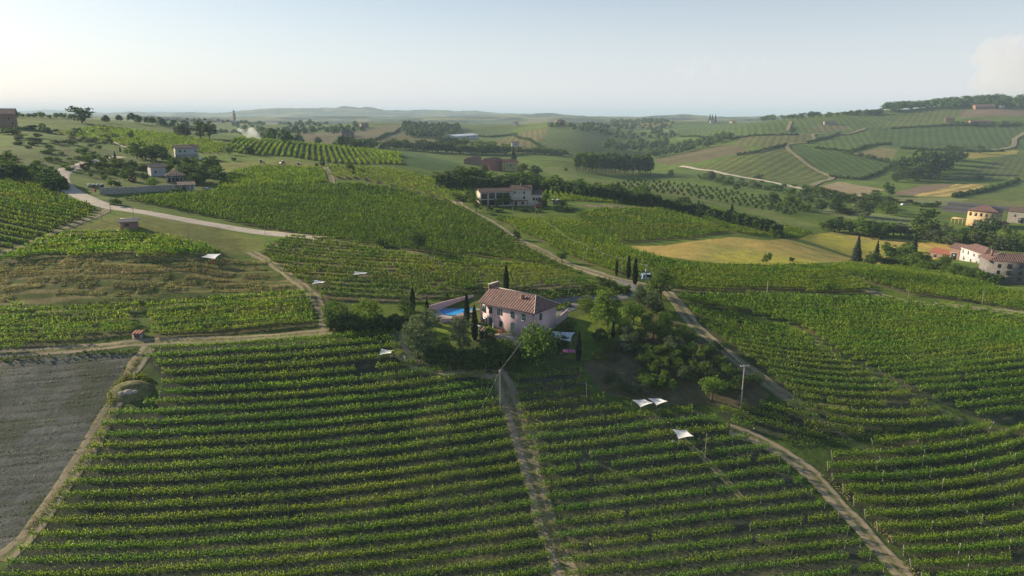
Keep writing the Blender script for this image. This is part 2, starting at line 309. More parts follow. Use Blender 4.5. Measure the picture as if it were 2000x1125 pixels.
 ('white_rows', [(1860,402),(1905,386),(2060,400),(2060,415)], (.16,.18,.09), [(1890,398),(1940,402),(2000,408)], 8, 's'),
 ('slope_low_right', [(1860,388),(1990,352),(2060,348),(2060,395),(1930,388)], (.10,.145,.045), None, 0, 'g'),
 ('valley_green', [(1340,335),(1450,345),(1570,362),(1600,375),(1540,378),(1440,365),(1350,350)], (.09,.15,.04), None, 0, 'g'),
 ('poplar_meadow', [(1050,325),(1120,330),(1130,345),(1230,358),(1330,365),(1420,400),(1500,412),(1600,440),(1560,450),(1450,410),(1250,372),(1100,350)], (.14,.18,.065), None, 0, 'g'),
 ('river_flat', [(1590,398),(1700,415),(1800,430),(1850,455),(1780,450),(1600,415)], (.17,.21,.13), None, 0, 'g'),
]
XF = {}
for f in FIELDS:
    XF[f[0]] = wpoly(f[1])
    # keep outlines out of the far side of a crest: nothing to do, the outline is now a world polygon
def guide(pts):
    g = [np.array(at(*p)[:2]) for p in pts]; c = g[2]-g[0]; L = np.linalg.norm(c); d = c/L
    n = np.array([-d[1], d[0]]); m = g[1]-g[0]; s = m@d; bend = (m@n)/(s*(s-L)) if 0 < s < L else 0
    if n[1] < 0: n = -n; bend = -bend
    return g[0], d, n, L, bend
# ---------------------------------------------------------------- the ground, one sheet out to the horizon
def _ys():
    a = np.exp(np.linspace(math.log(46), math.log(95), 90, endpoint=False))
    b = np.exp(np.linspace(math.log(95), math.log(700), 620, endpoint=False))
    c = np.exp(np.linspace(math.log(700), math.log(5000), 420, endpoint=False))
    d = np.exp(np.linspace(math.log(5000), math.log(33000), 170))
    return np.r_[a, b, c, d]
gy = _ys(); ga = np.r_[np.linspace(-1.28, -.92, 40, endpoint=False), np.linspace(-.92, .92, 940), np.linspace(.92, 1.28, 41)[1:]]
GA, GY = np.meshgrid(ga, gy); GX = GA*GY; X = GX.ravel(); Y = GY.ravel(); Z = height(X, Y)
ncol = len(ga); nrow = len(gy)
C = np.zeros((X.size, 3)); big = fbm(X/260, Y/260, 61, 3); mid = fbm(X/60, Y/60, 62, 3); fine = fbm(X/9, Y/9, 63, 4); tiny = fbm(X/2.2, Y/2.2, 64, 3)
base = np.array([.10, .155, .03])
C[:] = base
patch = vnoise(X/150, Y/110, 71)   # far patchwork of fields and woods
fr = smooth(1500, 2400, Y)
C = C*(1-fr[:, None])+fr[:, None]*np.where((patch > .62)[:, None], np.array([.20, .19, .09]), np.where((patch < .42)[:, None], np.array([.035, .055, .025]), np.array([.09, .125, .05])))
C *= (1+.45*mid+.4*fine+.15*tiny)[:, None]
RD = np.zeros((X.size, 3))
def paint(mask, c): C[mask] = c
for (nm, _, c, gd, sp, look) in FIELDS:
    jx = fine*1.2 if look in 'vt' else mid*3*np.clip(Y/600, .3, 2)
    m = inpoly(XF[nm], X+jx, Y+tiny*.8)
    c = np.array(c)
    fac = 1+.22*mid[m]+.28*fine[m]+.2*tiny[m]
    cc = c[None]*fac[:, None]
    if look in 'vt':      # bare soil, dry straw and weeds in patches
        t = smooth(.12, .5, fine[m]+.5*mid[m]); cc = cc*(1-.4*t[:, None])+.4*t[:, None]*np.array([.24, .20, .11])
        t = smooth(.1, .45, -fine[m]+.4*tiny[m]); cc = cc*(1-.5*t[:, None])+.5*t[:, None]*np.array([.075, .10, .035])
    if nm == 'tilled':
        t = smooth(-.5, .5, big[m]+.6*mid[m]); cc = cc*(.62+.5*t[:, None])*np.array([1.06-.1*0, 1.0, .95])
    if look == 'b':
        o, d, n, L, b_ = guide([(0, 560), (280, 545), (560, 540)])
        q = (X[m]-o[0])*n[0]+(Y[m]-o[1])*n[1]; u = (X[m]-o[0])*d[0]+(Y[m]-o[1])*d[1]
        q = q-b_*u*(u-L)
        s = np.sin(q*2*math.pi/4.1+fbm(u/18, q/30, 77, 2)*2.4)*.6+fbm(u/7, q/.8, 78, 3)*1.0
        t = smooth(-.1, .8, s+.5*fine[m]); cc = np.array([.085, .115, .033])*(1-t[:, None])+t[:, None]*np.array([.33, .26, .11]); cc *= (1+.25*tiny[m])[:, None]
    if look == 'd':
        t = smooth(-.3, .5, mid[m]+.3*fine[m]); cc = np.array([.38, .36, .09])*(1-t[:, None])+t[:, None]*np.array([.68, .46, .13])
    if look == 'l': cc = c[None]*(1+.18*fine[m]+.12*tiny[m])[:, None]
    C[m] = cc
    if look in 'st' and gd:
        o, d, n, L, b_ = guide(gd); RD[m] = [n[0]/sp, n[1]/sp, .42 if look == 's' else .3]
green = (C[:, 1] > C[:, 0]*.9) & (Y > 165)
C[green] *= np.array([1.32, 1.24, .80])      # warmer light put into the colour of green ground beyond the near slope
C = np.clip(C, .01, .8)
vi = np.arange(nrow*ncol).reshape(nrow, ncol)
Q = np.stack([vi[:-1, :-1], vi[:-1, 1:], vi[1:, 1:], vi[1:, :-1]], -1).reshape(-1, 4)
gm, n, l, b = new_mat('ground')
at_ = n.new('ShaderNodeAttribute'); at_.attribute_name = 'tone'; ar = n.new('ShaderNodeAttribute'); ar.attribute_name = 'rowdir'
g = n.new('ShaderNodeNewGeometry')
# stripes of the far vineyards
sx = n.new('ShaderNodeSeparateXYZ'); l.new(ar.outputs['Vector'], sx.inputs[0])
cmb = n.new('ShaderNodeCombineXYZ'); l.new(sx.outputs[0], cmb.inputs[0]); l.new(sx.outputs[1], cmb.inputs[1])
dot = n.new('ShaderNodeVectorMath'); dot.operation = 'DOT_PRODUCT'; l.new(g.outputs['Position'], dot.inputs[0]); l.new(cmb.outputs[0], dot.inputs[1])
mm = n.new('ShaderNodeMath'); mm.operation = 'MULTIPLY'; mm.inputs[1].default_value = 2*math.pi; wob = n.new('ShaderNodeMath'); wob.operation = 'MULTIPLY_ADD'; wob.inputs[1].default_value = .55; l.new(noise(n, l, .12, 3, g.outputs['Position']), wob.inputs[0]); l.new(dot.outputs['Value'], wob.inputs[2])
l.new(wob.outputs[0], mm.inputs[0])
sn = n.new('ShaderNodeMath'); sn.operation = 'SINE'; l.new(mm.outputs[0], sn.inputs[0])
sr = ramp(n, l, sn.outputs[0], -.3, .5)
sf = n.new('ShaderNodeMath'); sf.operation = 'MULTIPLY'; l.new(sr, sf.inputs[0]); l.new(sx.outputs[2], sf.inputs[1])
c1 = mixc(n, l, sf.outputs[0], at_.outputs['Color'], (.03, .055, .016))
f1 = noise(n, l, 1.3, 6, g.outputs['Position'], .7); f4 = noise(n, l, .33, 6, g.outputs['Position'], .7); f2 = noise(n, l, .09, 5, g.outputs['Position'], .6)
c2 = mixc(n, l, ramp(n, l, f1, .3, .7), mixc(n, l, .45, c1, (.28, .30, .25), 'MULTIPLY'), c1)
c3 = mixc(n, l, ramp(n, l, f2, .3, .7), mixc(n, l, .3, c2, (.35, .42, .3), 'MULTIPLY'), c2)
c3 = mixc(n, l, ramp(n, l, f4, .36, .6), mixc(n, l, .45, c3, (.42, .5, .38), 'MULTIPLY'), c3)
l.new(c3, b.inputs['Base Color']); b.inputs['Roughness'].default_value = .95; b.inputs['Specular IOR Level'].default_value = .15
bp = n.new('ShaderNodeBump'); bp.inputs['Strength'].default_value = .6; bp.inputs['Distance'].default_value = .25; l.new(f1, bp.inputs['Height']); l.new(bp.outputs[0], b.inputs['Normal'])
ground = mesh_np('ground', np.c_[X, Y, Z], Q, gm, smooth_=True, attrs={'tone': ('FLOAT_COLOR', np.c_[C, np.ones(len(C))]), 'rowdir': ('FLOAT_VECTOR', RD)})
tag(ground, 'rolling hill country of fields, slopes and valleys', None, None, 'structure')
# ---------------------------------------------------------------- the air
hz = bpy.data.materials.new('hazy_air'); hz.use_nodes = True; hn = hz.node_tree.nodes; hl = hz.node_tree.links
hn.remove(hn['Principled BSDF']); pv = hn.new('ShaderNodeVolumePrincipled')
pv.inputs['Color'].default_value = (.62, .80, 1, 1); pv.inputs['Density'].default_value = 1.0e-4; pv.inputs['Anisotropy'].default_value = .0
hl.new(pv.outputs[0], hn['Material Output'].inputs['Volume'])
zlo = float(Z.min())-1.5; zhi = float(max(Z.max()+30, ZC+3))
hx, hy0, hy1 = 43500, 40, 33100
hv = [(x, y, z) for z in (zlo, zhi) for y in (hy0-60, hy1) for x in (-hx, hx)]
haze = mesh_np('haze', hv, [(0, 2, 3, 1), (4, 5, 7, 6), (0, 1, 5, 4), (2, 6, 7, 3), (0, 4, 6, 2), (1, 3, 7, 5)], hz)
tag(haze, 'thin summer haze over the valleys', 'haze', None, 'stuff')
# ---------------------------------------------------------------- vineyards: every row follows the ground
ORD = ['first','second','third','fourth','fifth','sixth','seventh','eighth','ninth','tenth','eleventh','twelfth','thirteenth','fourteenth','fifteenth','sixteenth','seventeenth','eighteenth','nineteenth','twentieth']
TENS = {20: 'twenty', 30: 'thirty', 40: 'forty', 50: 'fifty', 60: 'sixty', 70: 'seventy'}
def ordinal(k):     # from 0
    if k < 20: return ORD[k]
    t, r = divmod(k+1, 10)
    if r == 0: return TENS[t*10][:-1]+'ieth'
    return TENS[t*10]+'-'+ORD[r-1]
def cards(cn, n1, n2, a, b):
    """one small leaf quad at each centre"""
    a = a[:, None]; b = b[:, None]
    V = np.stack([cn-n1*a-n2*b*.5, cn+n1*a*.25-n2*b, cn+n1*a+n2*b*.5, cn-n1*a*.25+n2*b], 1).reshape(-1, 3)
    return V, np.arange(len(V)).reshape(-1, 4)
def runit(k):
    v = rng.normal(size=(k, 3)); return v/np.linalg.norm(v, axis=1)[:, None]
def vine_rows(nm, gd, sp, gap=.06, hgt=1.0, thin=1.0, wid=.26):
    P = XF[nm]; o, d, n, L, bend = guide(gd)
    q = P-o; s0, s1 = (q@d).min()-5, (q@d).max()+5
    def off(s): return bend*s*(s-L)
    r = (q@n)-off(q@d); k0, k1 = int(math.floor(r.min()/sp))-2, int(math.ceil(r.max()/sp))+2
    out = []
    for k in range(k0, k1+1):
        s = np.arange(s0, s1, .5); p = o+s[:, None]*d+(k*sp+off(s))[:, None]*n+0.25*fbm(s/14, s*0+k*3.7, 91, 2)[:, None]*n
        inside = inpoly(P, p[:, 0]+fbm(s/3, s*0+k, 92, 1)*.6, p[:, 1])
        inside &= vnoise(s/2.3, s*0+k*7.7+hash(nm[:3]) % 1 if False else s*0+k*7.7, 93) > gap
        inside &= fbm(p[:, 0]/14, p[:, 1]/14, 95, 2) > -.62
        if nm == 'low_left':      # round the rock mound
            inside &= ~((np.abs(p[:, 0]-MOUND[0]) < 6) & (np.abs(p[:, 1]-MOUND[1]) < 4.5))
        px, py = proj(np.c_[p, height(p[:, 0], p[:, 1])+1])
        vis = (px > -40) & (px < 2040) & (py < 1165)
        inside &= vis
        if inside.sum() < 3: continue
        out.append((k, s[inside], p[inside]))
    return out, d, n
def row_mesh(pts, d, n, hgt, thin, wid, dens_k=1.0):
    Yd = float(np.median(pts[:, 1])); sz = max(.135, Yd*.00115); dens = 78*(.135/sz)**1.5*dens_k*thin
    cnt = max(4, int(len(pts)*.5*dens)); i = rng.integers(0, len(pts), cnt)
    j = rng.uniform(-.3, .3, cnt); p = pts[i]+d*j[:, None]
    ph = vnoise(pts[:, 0]*1.3, pts[:, 1]*1.3, 97)[i]       # each plant a little different
    hv = rng.beta(1.5, 1.2, cnt); vg = 1+.42*fbm(pts[:, 0]/13, pts[:, 1]/9, 98, 3)[i]; ph = ph*vg
    hgt = hgt*vg
    b0 = .72 if Yd < 215 else .3; hgt = hgt*(1 if Yd < 215 else .85)
    zt = b0+(.78+.35*ph)*hv*hgt
    lat = rng.normal(0, 1, cnt)*wid*.98*(.55+.9*hv*(1.25-hv)*1.6)
    p = p+n*lat[:, None]
    shoot = rng.random(cnt) < .14
    zt = np.where(shoot, b0+.1+(.85+.35*ph)*hgt+rng.random(cnt)*.35, zt)
    z = height(p[:, 0], p[:, 1])+zt
    cn = np.c_[p, z]; a1 = runit(cnt); a1[:, 2] = np.where(shoot, 2.2, a1[:, 2]*.7); a1 /= np.linalg.norm(a1, axis=1)[:, None]
    a2 = np.cross(a1, runit(cnt)); a2 /= np.linalg.norm(a2, axis=1)[:, None]+1e-6
    sc = sz*rng.uniform(.6, 1.25, cnt)
    return cards(cn, a1, a2, sc*np.where(shoot, 1.5, 1.0), sc*np.where(shoot, .4, .8))
MOUND = at(255, 765)
def wire_mesh(pts):
    """the fruiting wire: a thin strip that ties the stems of a row together, broken where vines are missing"""
    z = height(pts[:, 0], pts[:, 1])+1.05; k = len(pts)
    V = np.concatenate([np.c_[pts, z], np.c_[pts, z+.05]]); g_ = np.nonzero(np.linalg.norm(np.diff(pts, axis=0), axis=1) < 40)[0]
    return V, np.stack([g_, g_+1, g_+1+k, g_+k], 1)
def stem_mesh(pts, step=2):
    """vine stems: thin three sided posts at every plant"""
    p = pts[::step]; k = len(p); z = height(p[:, 0], p[:, 1]); r = .035
    V = []; Fq = []
    for t in range(3):
        a = t*2.094; V.append(np.c_[p[:, 0]+r*math.cos(a), p[:, 1]+r*math.sin(a), z-.05]); V.append(np.c_[p[:, 0]+r*math.cos(a), p[:, 1]+r*math.sin(a), z+1.1])
    V = np.stack(V, 1).reshape(-1, 3); b = np.arange(k)[:, None]*6
    Fq = np.concatenate([b+np.array([[0, 2, 3, 1]]), b+np.array([[2, 4, 5, 3]]), b+np.array([[4, 0, 1, 5]])])
    return V, Fq
def box_mesh(name, w_, d_, h_, mat):
    V = [(x*w_/2, y*d_/2, z) for z in (0, h_) for y in (-1, 1) for x in (-1, 1)]
    me = bpy.data.meshes.new(name); me.from_pydata(V, [], [(0, 2, 3, 1), (4, 5, 7, 6), (0, 1, 5, 4), (2, 6, 7, 3), (0, 4, 6, 2), (1, 3, 7, 5)]); me.materials.append(mat); return me
POSTS = {'p': box_mesh('post', .11, .11, 2.1, M['post']), 'd': box_mesh('post', .1, .1, 2.0, M['wood'])}
def add_post(parent, x, y, kind, lean=0.0, rz=0):
    o = bpy.data.objects.new('post', POSTS[kind]); col.objects.link(o); o.parent = parent
    o.location = (x, y, gz(x, y)-.1); o.rotation_euler = (0, lean, rz)
SPEC = {  # gap, height, thickness, width, leaf, own objects, place, posts
 'low_left': (.03, 1.0, 1.0, .26, 'vine', 1, 'in the lower left vineyard, {} below the track', 'd'),
 'low_mid': (.14, 1.0, .85, .24, 'vine', 1, 'in the sparse vineyard right of the central track, {} from top', 'd'),
 'low_right': (.08, 1.0, 1.15, .3, 'vine', 1, 'in the lower right corner vineyard, {} from its top', 'p'),
 'hill_right': (.05, 1.0, 1.0, .28, 'vine', 1, 'on the right hillside, {} below the hedge', None),
 'hill_right_low': (.12, 1.0, .9, .28, 'vine', 1, 'below the right hillside strip, {} from the top', None),
 'terrace_left': (.16, .9, .85, .25, 'vine', 1, 'left of the small red hut, {} below the terraces', None),
 'terrace_right': (.1, .9, .95, .25, 'vine', 1, 'right of the small red hut, {} below the terraces', None),
 'terrace_top': (.12, 1.0, 1.0, .28, 'vine', 1, 'just below the brick field hut, {} from its top', None),
 'behind_pool': (.2, 1.0, 1.0, .27, 'vine_far', 1, 'in the vineyard behind the pool, {} from the road', None),
 'crest_east': (.06, 1.0, 1.1, .27, 'vine_far', 0, '', None),
 'west': (.06, 1.0, 1.2, .27, 'vine_far', 1, 'at the left edge under the meadow, {} from top', None),
 'east': (.06, 1.0, 1.2, .27, 'vine_far', 1, 'below the dry golden meadow, {} from the top', None),
 'farm_field': (.05, 1.0, 1.0, .27, 'vine_far', 1, 'right of the long farmhouse, {} from the top', None),
 'big': (.05, 1.05, 1.0, .27, 'vine_dark', 0, '', None),
 'road_east': (.08, 1.0, 1.0, .3, 'vine_far', 0, '', None),
 'farm_back': (.06, 1.0, 1.1, .3, 'vine_far', 0, '', None),
 'mid_left': (.06, 1.0, 1.1, .3, 'vine_far', 0, '', None),
 'striped': (.03, 1.0, 1.2, .3, 'vine_far', 0, '', None),
 'pale_slope': (.08, 1.0, 1.0, .3, 'vine_far', 0, '', None),
 'left_ridge': (.06, 1.0, 1.0, .3, 'vine_far', 0, '', None),
}
GD = {f[0]: (f[3], f[4]) for f in FIELDS}
rest = {'vine_far': [], 'vine_dark': []}; n_own = 0
for nm, (gap, hgt, thin, wid, leaf, own, place, post) in SPEC.items():
    rows, d, n = vine_rows(nm, *GD[nm], gap=gap)
    rows = rows[::-1]          # farthest first
    own = own and n_own+len(rows) <= 300
    pieces = []
    for q, (k, s, p) in enumerate(rows):
        cut = np.nonzero(np.diff(s) > 6)[0]+1; segs = [g_ for g_ in np.split(p, cut) if len(g_) > 7] or [p]
        segs.sort(key=lambda g_: g_[0, 0])
        for w_i, g_ in enumerate(segs): pieces.append((q, g_, '' if len(segs) == 1 else [', left part', ', right part', ', far right part', ', last part'][min(w_i, 3)]))
    for q, p, sfx in pieces:
        V, Fq = row_mesh(p, d, n, hgt, thin, wid)
        if not own: rest[leaf].append(V); continue
        near_ = p[:, 1].min() < 175; mid_ = np.zeros(len(Fq), int); mats = [M[leaf]]
        if near_ and nm in ('low_mid', 'low_left', 'low_right', 'hill_right_low'):
            stems = True
        else: stems = False
        c0 = np.array([p[0, 0], p[0, 1], gz(*p[0])])
        ro = mesh_np('vine_row', V-c0, Fq, mats, midx=mid_); ro.location = c0
        if stems:
            V2, F2 = stem_mesh(p, 2); V3, F3 = wire_mesh(p)
            so = mesh_np('stems', np.r_[V2, V3]-c0, np.r_[F2, F3+len(V2)], M['bark'], parent=ro); so['kind'] = 'stuff'
        tag(ro, 'vines '+place.format(ordinal(q))+sfx, 'vine row', 'vine rows '+place.split(',')[0]); n_own += 1
        if post and near_:
            step = 30 if nm == 'low_left' else 20
            js = sorted(set([0, len(p)-1]+list(range(step, len(p)-6, step))))
            for j in js:
                po = bpy.data.objects.new('post', POSTS[post]); col.objects.link(po); po.parent = ro
                e_ = j in (0, len(p)-1)
                x, y = p[j]; po.location = Vector((x, y, gz(x, y)-.1))-Vector(c0)
                po.rotation_euler = (random.uniform(-.05, .05), (.32 if j else -.32)*(post == 'p')*random.uniform(.3, 1.2) if e_ else random.uniform(-.06, .06), 0)
                if post == 'p': po.scale = (1, 1, random.uniform(.9, 1.15))
Vr = np.concatenate(rest['vine_far']+rest['vine_dark']); nf = len(Vr)//4; nv = sum(len(v) for v in rest['vine_far'])//4
ro = mesh_np('distant_vine_rows', Vr, np.arange(len(Vr)).reshape(-1, 4), [M['vine_far'], M['vine_dark']], midx=(np.arange(nf) >= nv).astype(int))
tag(ro, 'green vine rows covering the middle slopes beyond the villa', 'vineyard', None, 'stuff')
print('own rows', n_own, 'rest quads', nf)

def sparse_rows(field, sp, label):
    P = XF[field]; o, d, n, L, bend = guide([(0,900),(120,890),(200,880)]); q = P-o; V = []
    for k in range(int((q@n).min()/sp)-1, int((q@n).max()/sp)+2):
        s = np.arange((q@d).min(), (q@d).max(), .16); s = s+rng.uniform(-.1, .1, len(s)); w_ = vnoise(s/5, s*0+k*3.1, 12)
        keep = rng.random(len(s)) < np.clip(w_*1.5-.35, .05, 1); s = s[keep]; p = o+s[:, None]*d+(k*sp+rng.normal(0, .16, len(s)))[:, None]*n
        m = inpoly(P, p[:, 0], p[:, 1]); p = p[m]
        if len(p): V.append(p)
    p = np.concatenate(V); k = len(p); c = np.c_[p, height(p[:, 0], p[:, 1])+rng.uniform(.04, .22, k)]; a1 = runit(k); a2 = np.cross(a1, runit(k)); a2 /= np.linalg.norm(a2, axis=1)[:, None]; sc = rng.uniform(.06, .15, k)
    Vv, Fq = cards(c, a1, a2, sc, sc*.7); col_ = (vnoise(p[:, 0]/6, p[:, 1]/6, 14) > .5).astype(int)
    M['dry_weed'] = leafmat('dry_weeds', (.34, .30, .18), (.20, .24, .10), .3, .5, .05)
    tag(mesh_np('weeds', Vv, Fq, [M['vine_dark'], M['dry_weed']], midx=col_), 'faint lines of weeds and straw across the bare grey field', 'weeds', None, 'stuff')
sparse_rows('tilled', 1.3, '')
# ---------------------------------------------------------------- tree and bush templates, one metre tall, scaled when planted
M['leaf_mid'] = leafmat('foliage_mid_green', (.10, .17, .03), (.15, .21, .045), .4, .9)
M['leaf_dark'] = leafmat('foliage_dark_green', (.055, .10, .024), (.085, .135, .03), .32, .9, .25)
M['leaf_bright'] = leafmat('foliage_fresh_green', (.13, .22, .035), (.18, .26, .05), .44, .9)
M['leaf_grey'] = leafmat('foliage_grey_green', (.11, .15, .075), (.16, .19, .10), .32, .9)
M['leaf_cypress'] = leafmat('cypress_foliage', (.014, .032, .013), (.024, .042, .016), .12, .9, .2)
M['leaf_fir'] = leafmat('fir_foliage', (.022, .042, .026), (.038, .058, .036), .12, .9, .2)
M['leaf_red'] = leafmat('copper_foliage', (.055, .022, .025), (.085, .04, .035), .3, .9)
M['leaf_yellow'] = leafmat('yellow_green_foliage', (.16, .20, .03), (.22, .24, .05), .45, .9)
M['blossom'] = leafmat('blossom', (.42, .10, .16), (.55, .2, .25), .3, .9)
def tube(path, radii, k=6):
    P = np.array(path, float); V = []
    for i, p in enumerate(P):
        t = P[min(i+1, len(P)-1)]-P[max(i-1, 0)]; t = t/np.linalg.norm(t); a = np.cross(t, [0.3, 1, .1]); a /= np.linalg.norm(a); b_ = np.cross(t, a)
        for q in range(k): V.append(p+radii[i]*(math.cos(q*2*math.pi/k)*a+math.sin(q*2*math.pi/k)*b_))
    Fq = [(i*k+q, i*k+(q+1) % k, (i+1)*k+(q+1) % k, (i+1)*k+q) for i in range(len(P)-1) for q in range(k)]
    return np.array(V), np.array(Fq)
def join(parts):
    V = []; Fq = []; n_ = 0
    for v, f in parts:
        V.append(v); Fq.append(np.asarray(f)+n_); n_ += len(v)
    return np.concatenate(V), np.concatenate(Fq)
def mesh_data(name, V, Fq, mats, smooth_=False):
    o = mesh_np(name, V, Fq, mats, smooth_=smooth_); me = o.data; bpy.data.objects.remove(o); return me
def trunk_md(h0, r, limbs, spread, top_):
    parts = [tube([(0, 0, -.02), (.01, 0, h0*.5), (0, .01, h0), (.01, 0, top_)], [r*1.3, r, r*.8, r*.25])]
    for i in range(limbs):
        a = i*2.4+random.random(); z = h0*(.7+.5*random.random()); L = spread*(.6+.5*random.random())
        parts.append(tube([(0, 0, z), (math.cos(a)*L*.5, math.sin(a)*L*.5, z+(top_-z)*.3), (math.cos(a)*L, math.sin(a)*L, z+(top_-z)*.75)], [r*.55, r*.35, r*.12], 5))
    return mesh_data('trunk', *join(parts), M['bark'])
def crown_md(blobs, nclump, per, leaf, sig=.05, flat=.7, up=0.0):
    """foliage: clumps of leaf cards spread over and through a few lobes, leaving gaps between clumps"""
    B = np.array(blobs, float); wgt = (B[:, 3]*B[:, 4]+B[:, 4]*B[:, 5]+B[:, 3]*B[:, 5]); wgt /= wgt.sum()
    bi = rng.choice(len(B), nclump, p=wgt); u = runit(nclump); rr = rng.uniform(.55, 1.05, nclump)**.7
    cc = B[bi, :3]+u*B[bi, 3:]*rr[:, None]
    i = np.repeat(np.arange(nclump), per); k = len(i); s = sig*rng.uniform(.6, 1.4, nclump)[i]
    off_ = rng.normal(size=(k, 3))*s[:, None]; off_[:, 2] *= flat
    c = cc[i]+off_; c[:, 2] = np.maximum(c[:, 2], .01)
    nrm = u[i]*.7+runit(k)*.8; nrm[:, 2] += up; nrm /= np.linalg.norm(nrm, axis=1)[:, None]
    a1 = np.cross(nrm, runit(k)); a1 /= np.linalg.norm(a1, axis=1)[:, None]; a2 = np.cross(nrm, a1)
    sc = leaf*rng.uniform(.6, 1.3, k)
    V, Fq = cards(c, a1, a2, sc, sc*.7)
    return mesh_data('crown', V, Fq, M['leaf_mid'])
def cone_crown(n_, leaf, r0, z0, power=1.0, layers=0):
    t = rng.random(n_)**.62; z = z0+(1-z0)*(1-t); rad = r0*t**power
    if layers: rad = rad*(.6+.55*(1-((1-t)*layers % 1)))
    th = rng.random(n_)*2*math.pi; q = rng.uniform(.5, 1.05, n_)
    rad = rad*(.8+.35*vnoise(th*1.2+3, z*9, 5))
    c = np.c_[np.cos(th)*rad*q, np.sin(th)*rad*q, z]
    nrm = np.c_[np.cos(th), np.sin(th), np.full(n_, .35)]+runit(n_)*.6; nrm /= np.linalg.norm(nrm, axis=1)[:, None]
    a1 = np.cross(nrm, runit(n_)); a1 /= np.linalg.norm(a1, axis=1)[:, None]; a2 = np.cross(nrm, a1); sc = leaf*rng.uniform(.6, 1.3, n_)
    V, Fq = cards(c, a1, a2, sc, sc*.7); return mesh_data('crown', V, Fq, M['leaf_mid'])
def spindle(n_, leaf, r0, z0):
    z = z0+(1-z0)*rng.random(n_); t = (z-z0)/(1-z0); rad = r0*np.sin(np.pi*np.clip(t, 0, 1)**.75)**.6*(1-.35*t)
    th = rng.random(n_)*2*math.pi; q = rng.uniform(.6, 1.05, n_); rad = rad*(.8+.4*vnoise(th*1.5, z*12, 6))
    c = np.c_[np.cos(th)*rad*q, np.sin(th)*rad*q, z]
    a1 = np.c_[runit(n_)[:, :2]*.35, np.ones(n_)]; a1 /= np.linalg.norm(a1, axis=1)[:, None]; a2 = np.cross(a1, runit(n_)); a2 /= np.linalg.norm(a2, axis=1)[:, None]+1e-6
    sc = leaf*rng.uniform(.6, 1.3, n_); V, Fq = cards(c, a1, a2, sc*1.4, sc*.6); return mesh_data('crown', V, Fq, M['leaf_mid'])
def lobes(cx, cz, r, rz, m, seed, low=.3):
    rs = np.random.default_rng(seed); out = [(0, 0, cz, r*.72, r*.72, rz*.8)]
    for i in range(m):
        a = i*2*math.pi/m+rs.uniform(-.4, .4); q = rs.uniform(.35, .62)*r; zz = cz+rs.uniform(-.55, .6)*rz
        k = rs.uniform(.34, .55); out.append((math.cos(a)*q, math.sin(a)*q, zz, r*k, r*k, rz*k*.9))
    return out
TPL = {}
def tpl(kind, trunks, near_, far_): TPL[kind] = (trunks, near_, far_)
rngs = [11, 12, 13]
tpl('round', [trunk_md(.22, .028, 6, .2, .7)], [crown_md(lobes(0, .54, .44, .45, 8, s), 230, 17, .02, .034) for s in rngs], [crown_md(lobes(0, .5, .47, .48, 8, s), 110, 9, .046, .045) for s in rngs])
tpl('tall', [trunk_md(.3, .022, 6, .13, .85)], [crown_md(lobes(0, .54, .28, .46, 8, s), 190, 15, .02, .03) for s in rngs], [crown_md(lobes(0, .52, .3, .48, 8, s), 80, 8, .04, .034) for s in rngs])
tpl('poplar', [trunk_md(.25, .014, 3, .06, .9)], [crown_md([(0, 0, .38+.16*i, .11-.02*abs(i-1), .11-.02*abs(i-1), .17) for i in range(4)], 80, 12, .026, .03, 1.2) for s in rngs], [crown_md([(0, 0, .36+.16*i, .13-.02*abs(i-1), .13-.02*abs(i-1), .17) for i in range(4)], 60, 8, .04, .036, 1.2) for s in rngs])
tpl('cypress', [trunk_md(.05, .02, 0, .1, .5)], [spindle(1700, .022, .105, .02)], [spindle(500, .04, .11, .02)])
tpl('fir', [trunk_md(.1, .02, 0, .1, .93)], [cone_crown(3000, .024, .26, .04, .85, 9), cone_crown(3000, .024, .2, .04, .9, 11)], [cone_crown(800, .045, .22, .03, .85, 8)])
tpl('fruit', [trunk_md(.28, .035, 6, .28, .7)], [crown_md(lobes(0, .6, .52, .36, 8, s+5), 150, 15, .027, .045) for s in rngs], [crown_md(lobes(0, .6, .52, .38, 7, s+5), 70, 8, .06, .06) for s in rngs])
tpl('bush', [None], [crown_md(lobes(0, .46, .58, .46, 6, s+9), 150, 16, .032, .05) for s in rngs], [crown_md(lobes(0, .45, .62, .46, 6, s+9), 60, 8, .075, .06) for s in rngs])
tpl('ball', [None], [crown_md([(0, 0, .48, .5, .5, .48)], 260, 15, .024, .03)], [crown_md([(0, 0, .48, .5, .5, .48)], 90, 8, .06, .045)])
KN = {'round': 'deciduous_tree', 'tall': 'tall_tree', 'poplar': 'poplar_tree', 'cypress': 'cypress_tree', 'fir': 'conifer_tree', 'fruit': 'orchard_tree', 'bush': 'bush', 'ball': 'rounded_bush'}
KC = {'round': 'tree', 'tall': 'tree', 'poplar': 'poplar', 'cypress': 'cypress', 'fir': 'conifer', 'fruit': 'fruit tree', 'bush': 'bush', 'ball': 'bush'}
ntree = 0
def plant(kind, loc, h, mat, label, group=None, wf=1.0, name=None, cat=None):
    global ntree
    trunks, nr, fr_ = TPL[kind]; far_ = loc[1] > 330 or h*1333/max(loc[1], 1) < 26
    cm = random.choice(fr_ if far_ else nr)
    r = empty(name or KN[kind], loc, random.uniform(0, 6.28), (h*wf, h*wf*random.uniform(.92, 1.08), h))
    tag(r, label, cat or KC[kind], group); ntree += 1
    c = bpy.data.objects.new('crown', cm); col.objects.link(c); c.parent = r
    c.material_slots[0].link = 'OBJECT'; c.material_slots[0].material = M[mat]
    if trunks[0] is not None:
        t = bpy.data.objects.new('trunk', trunks[0]); col.objects.link(t); t.parent = r
    return r
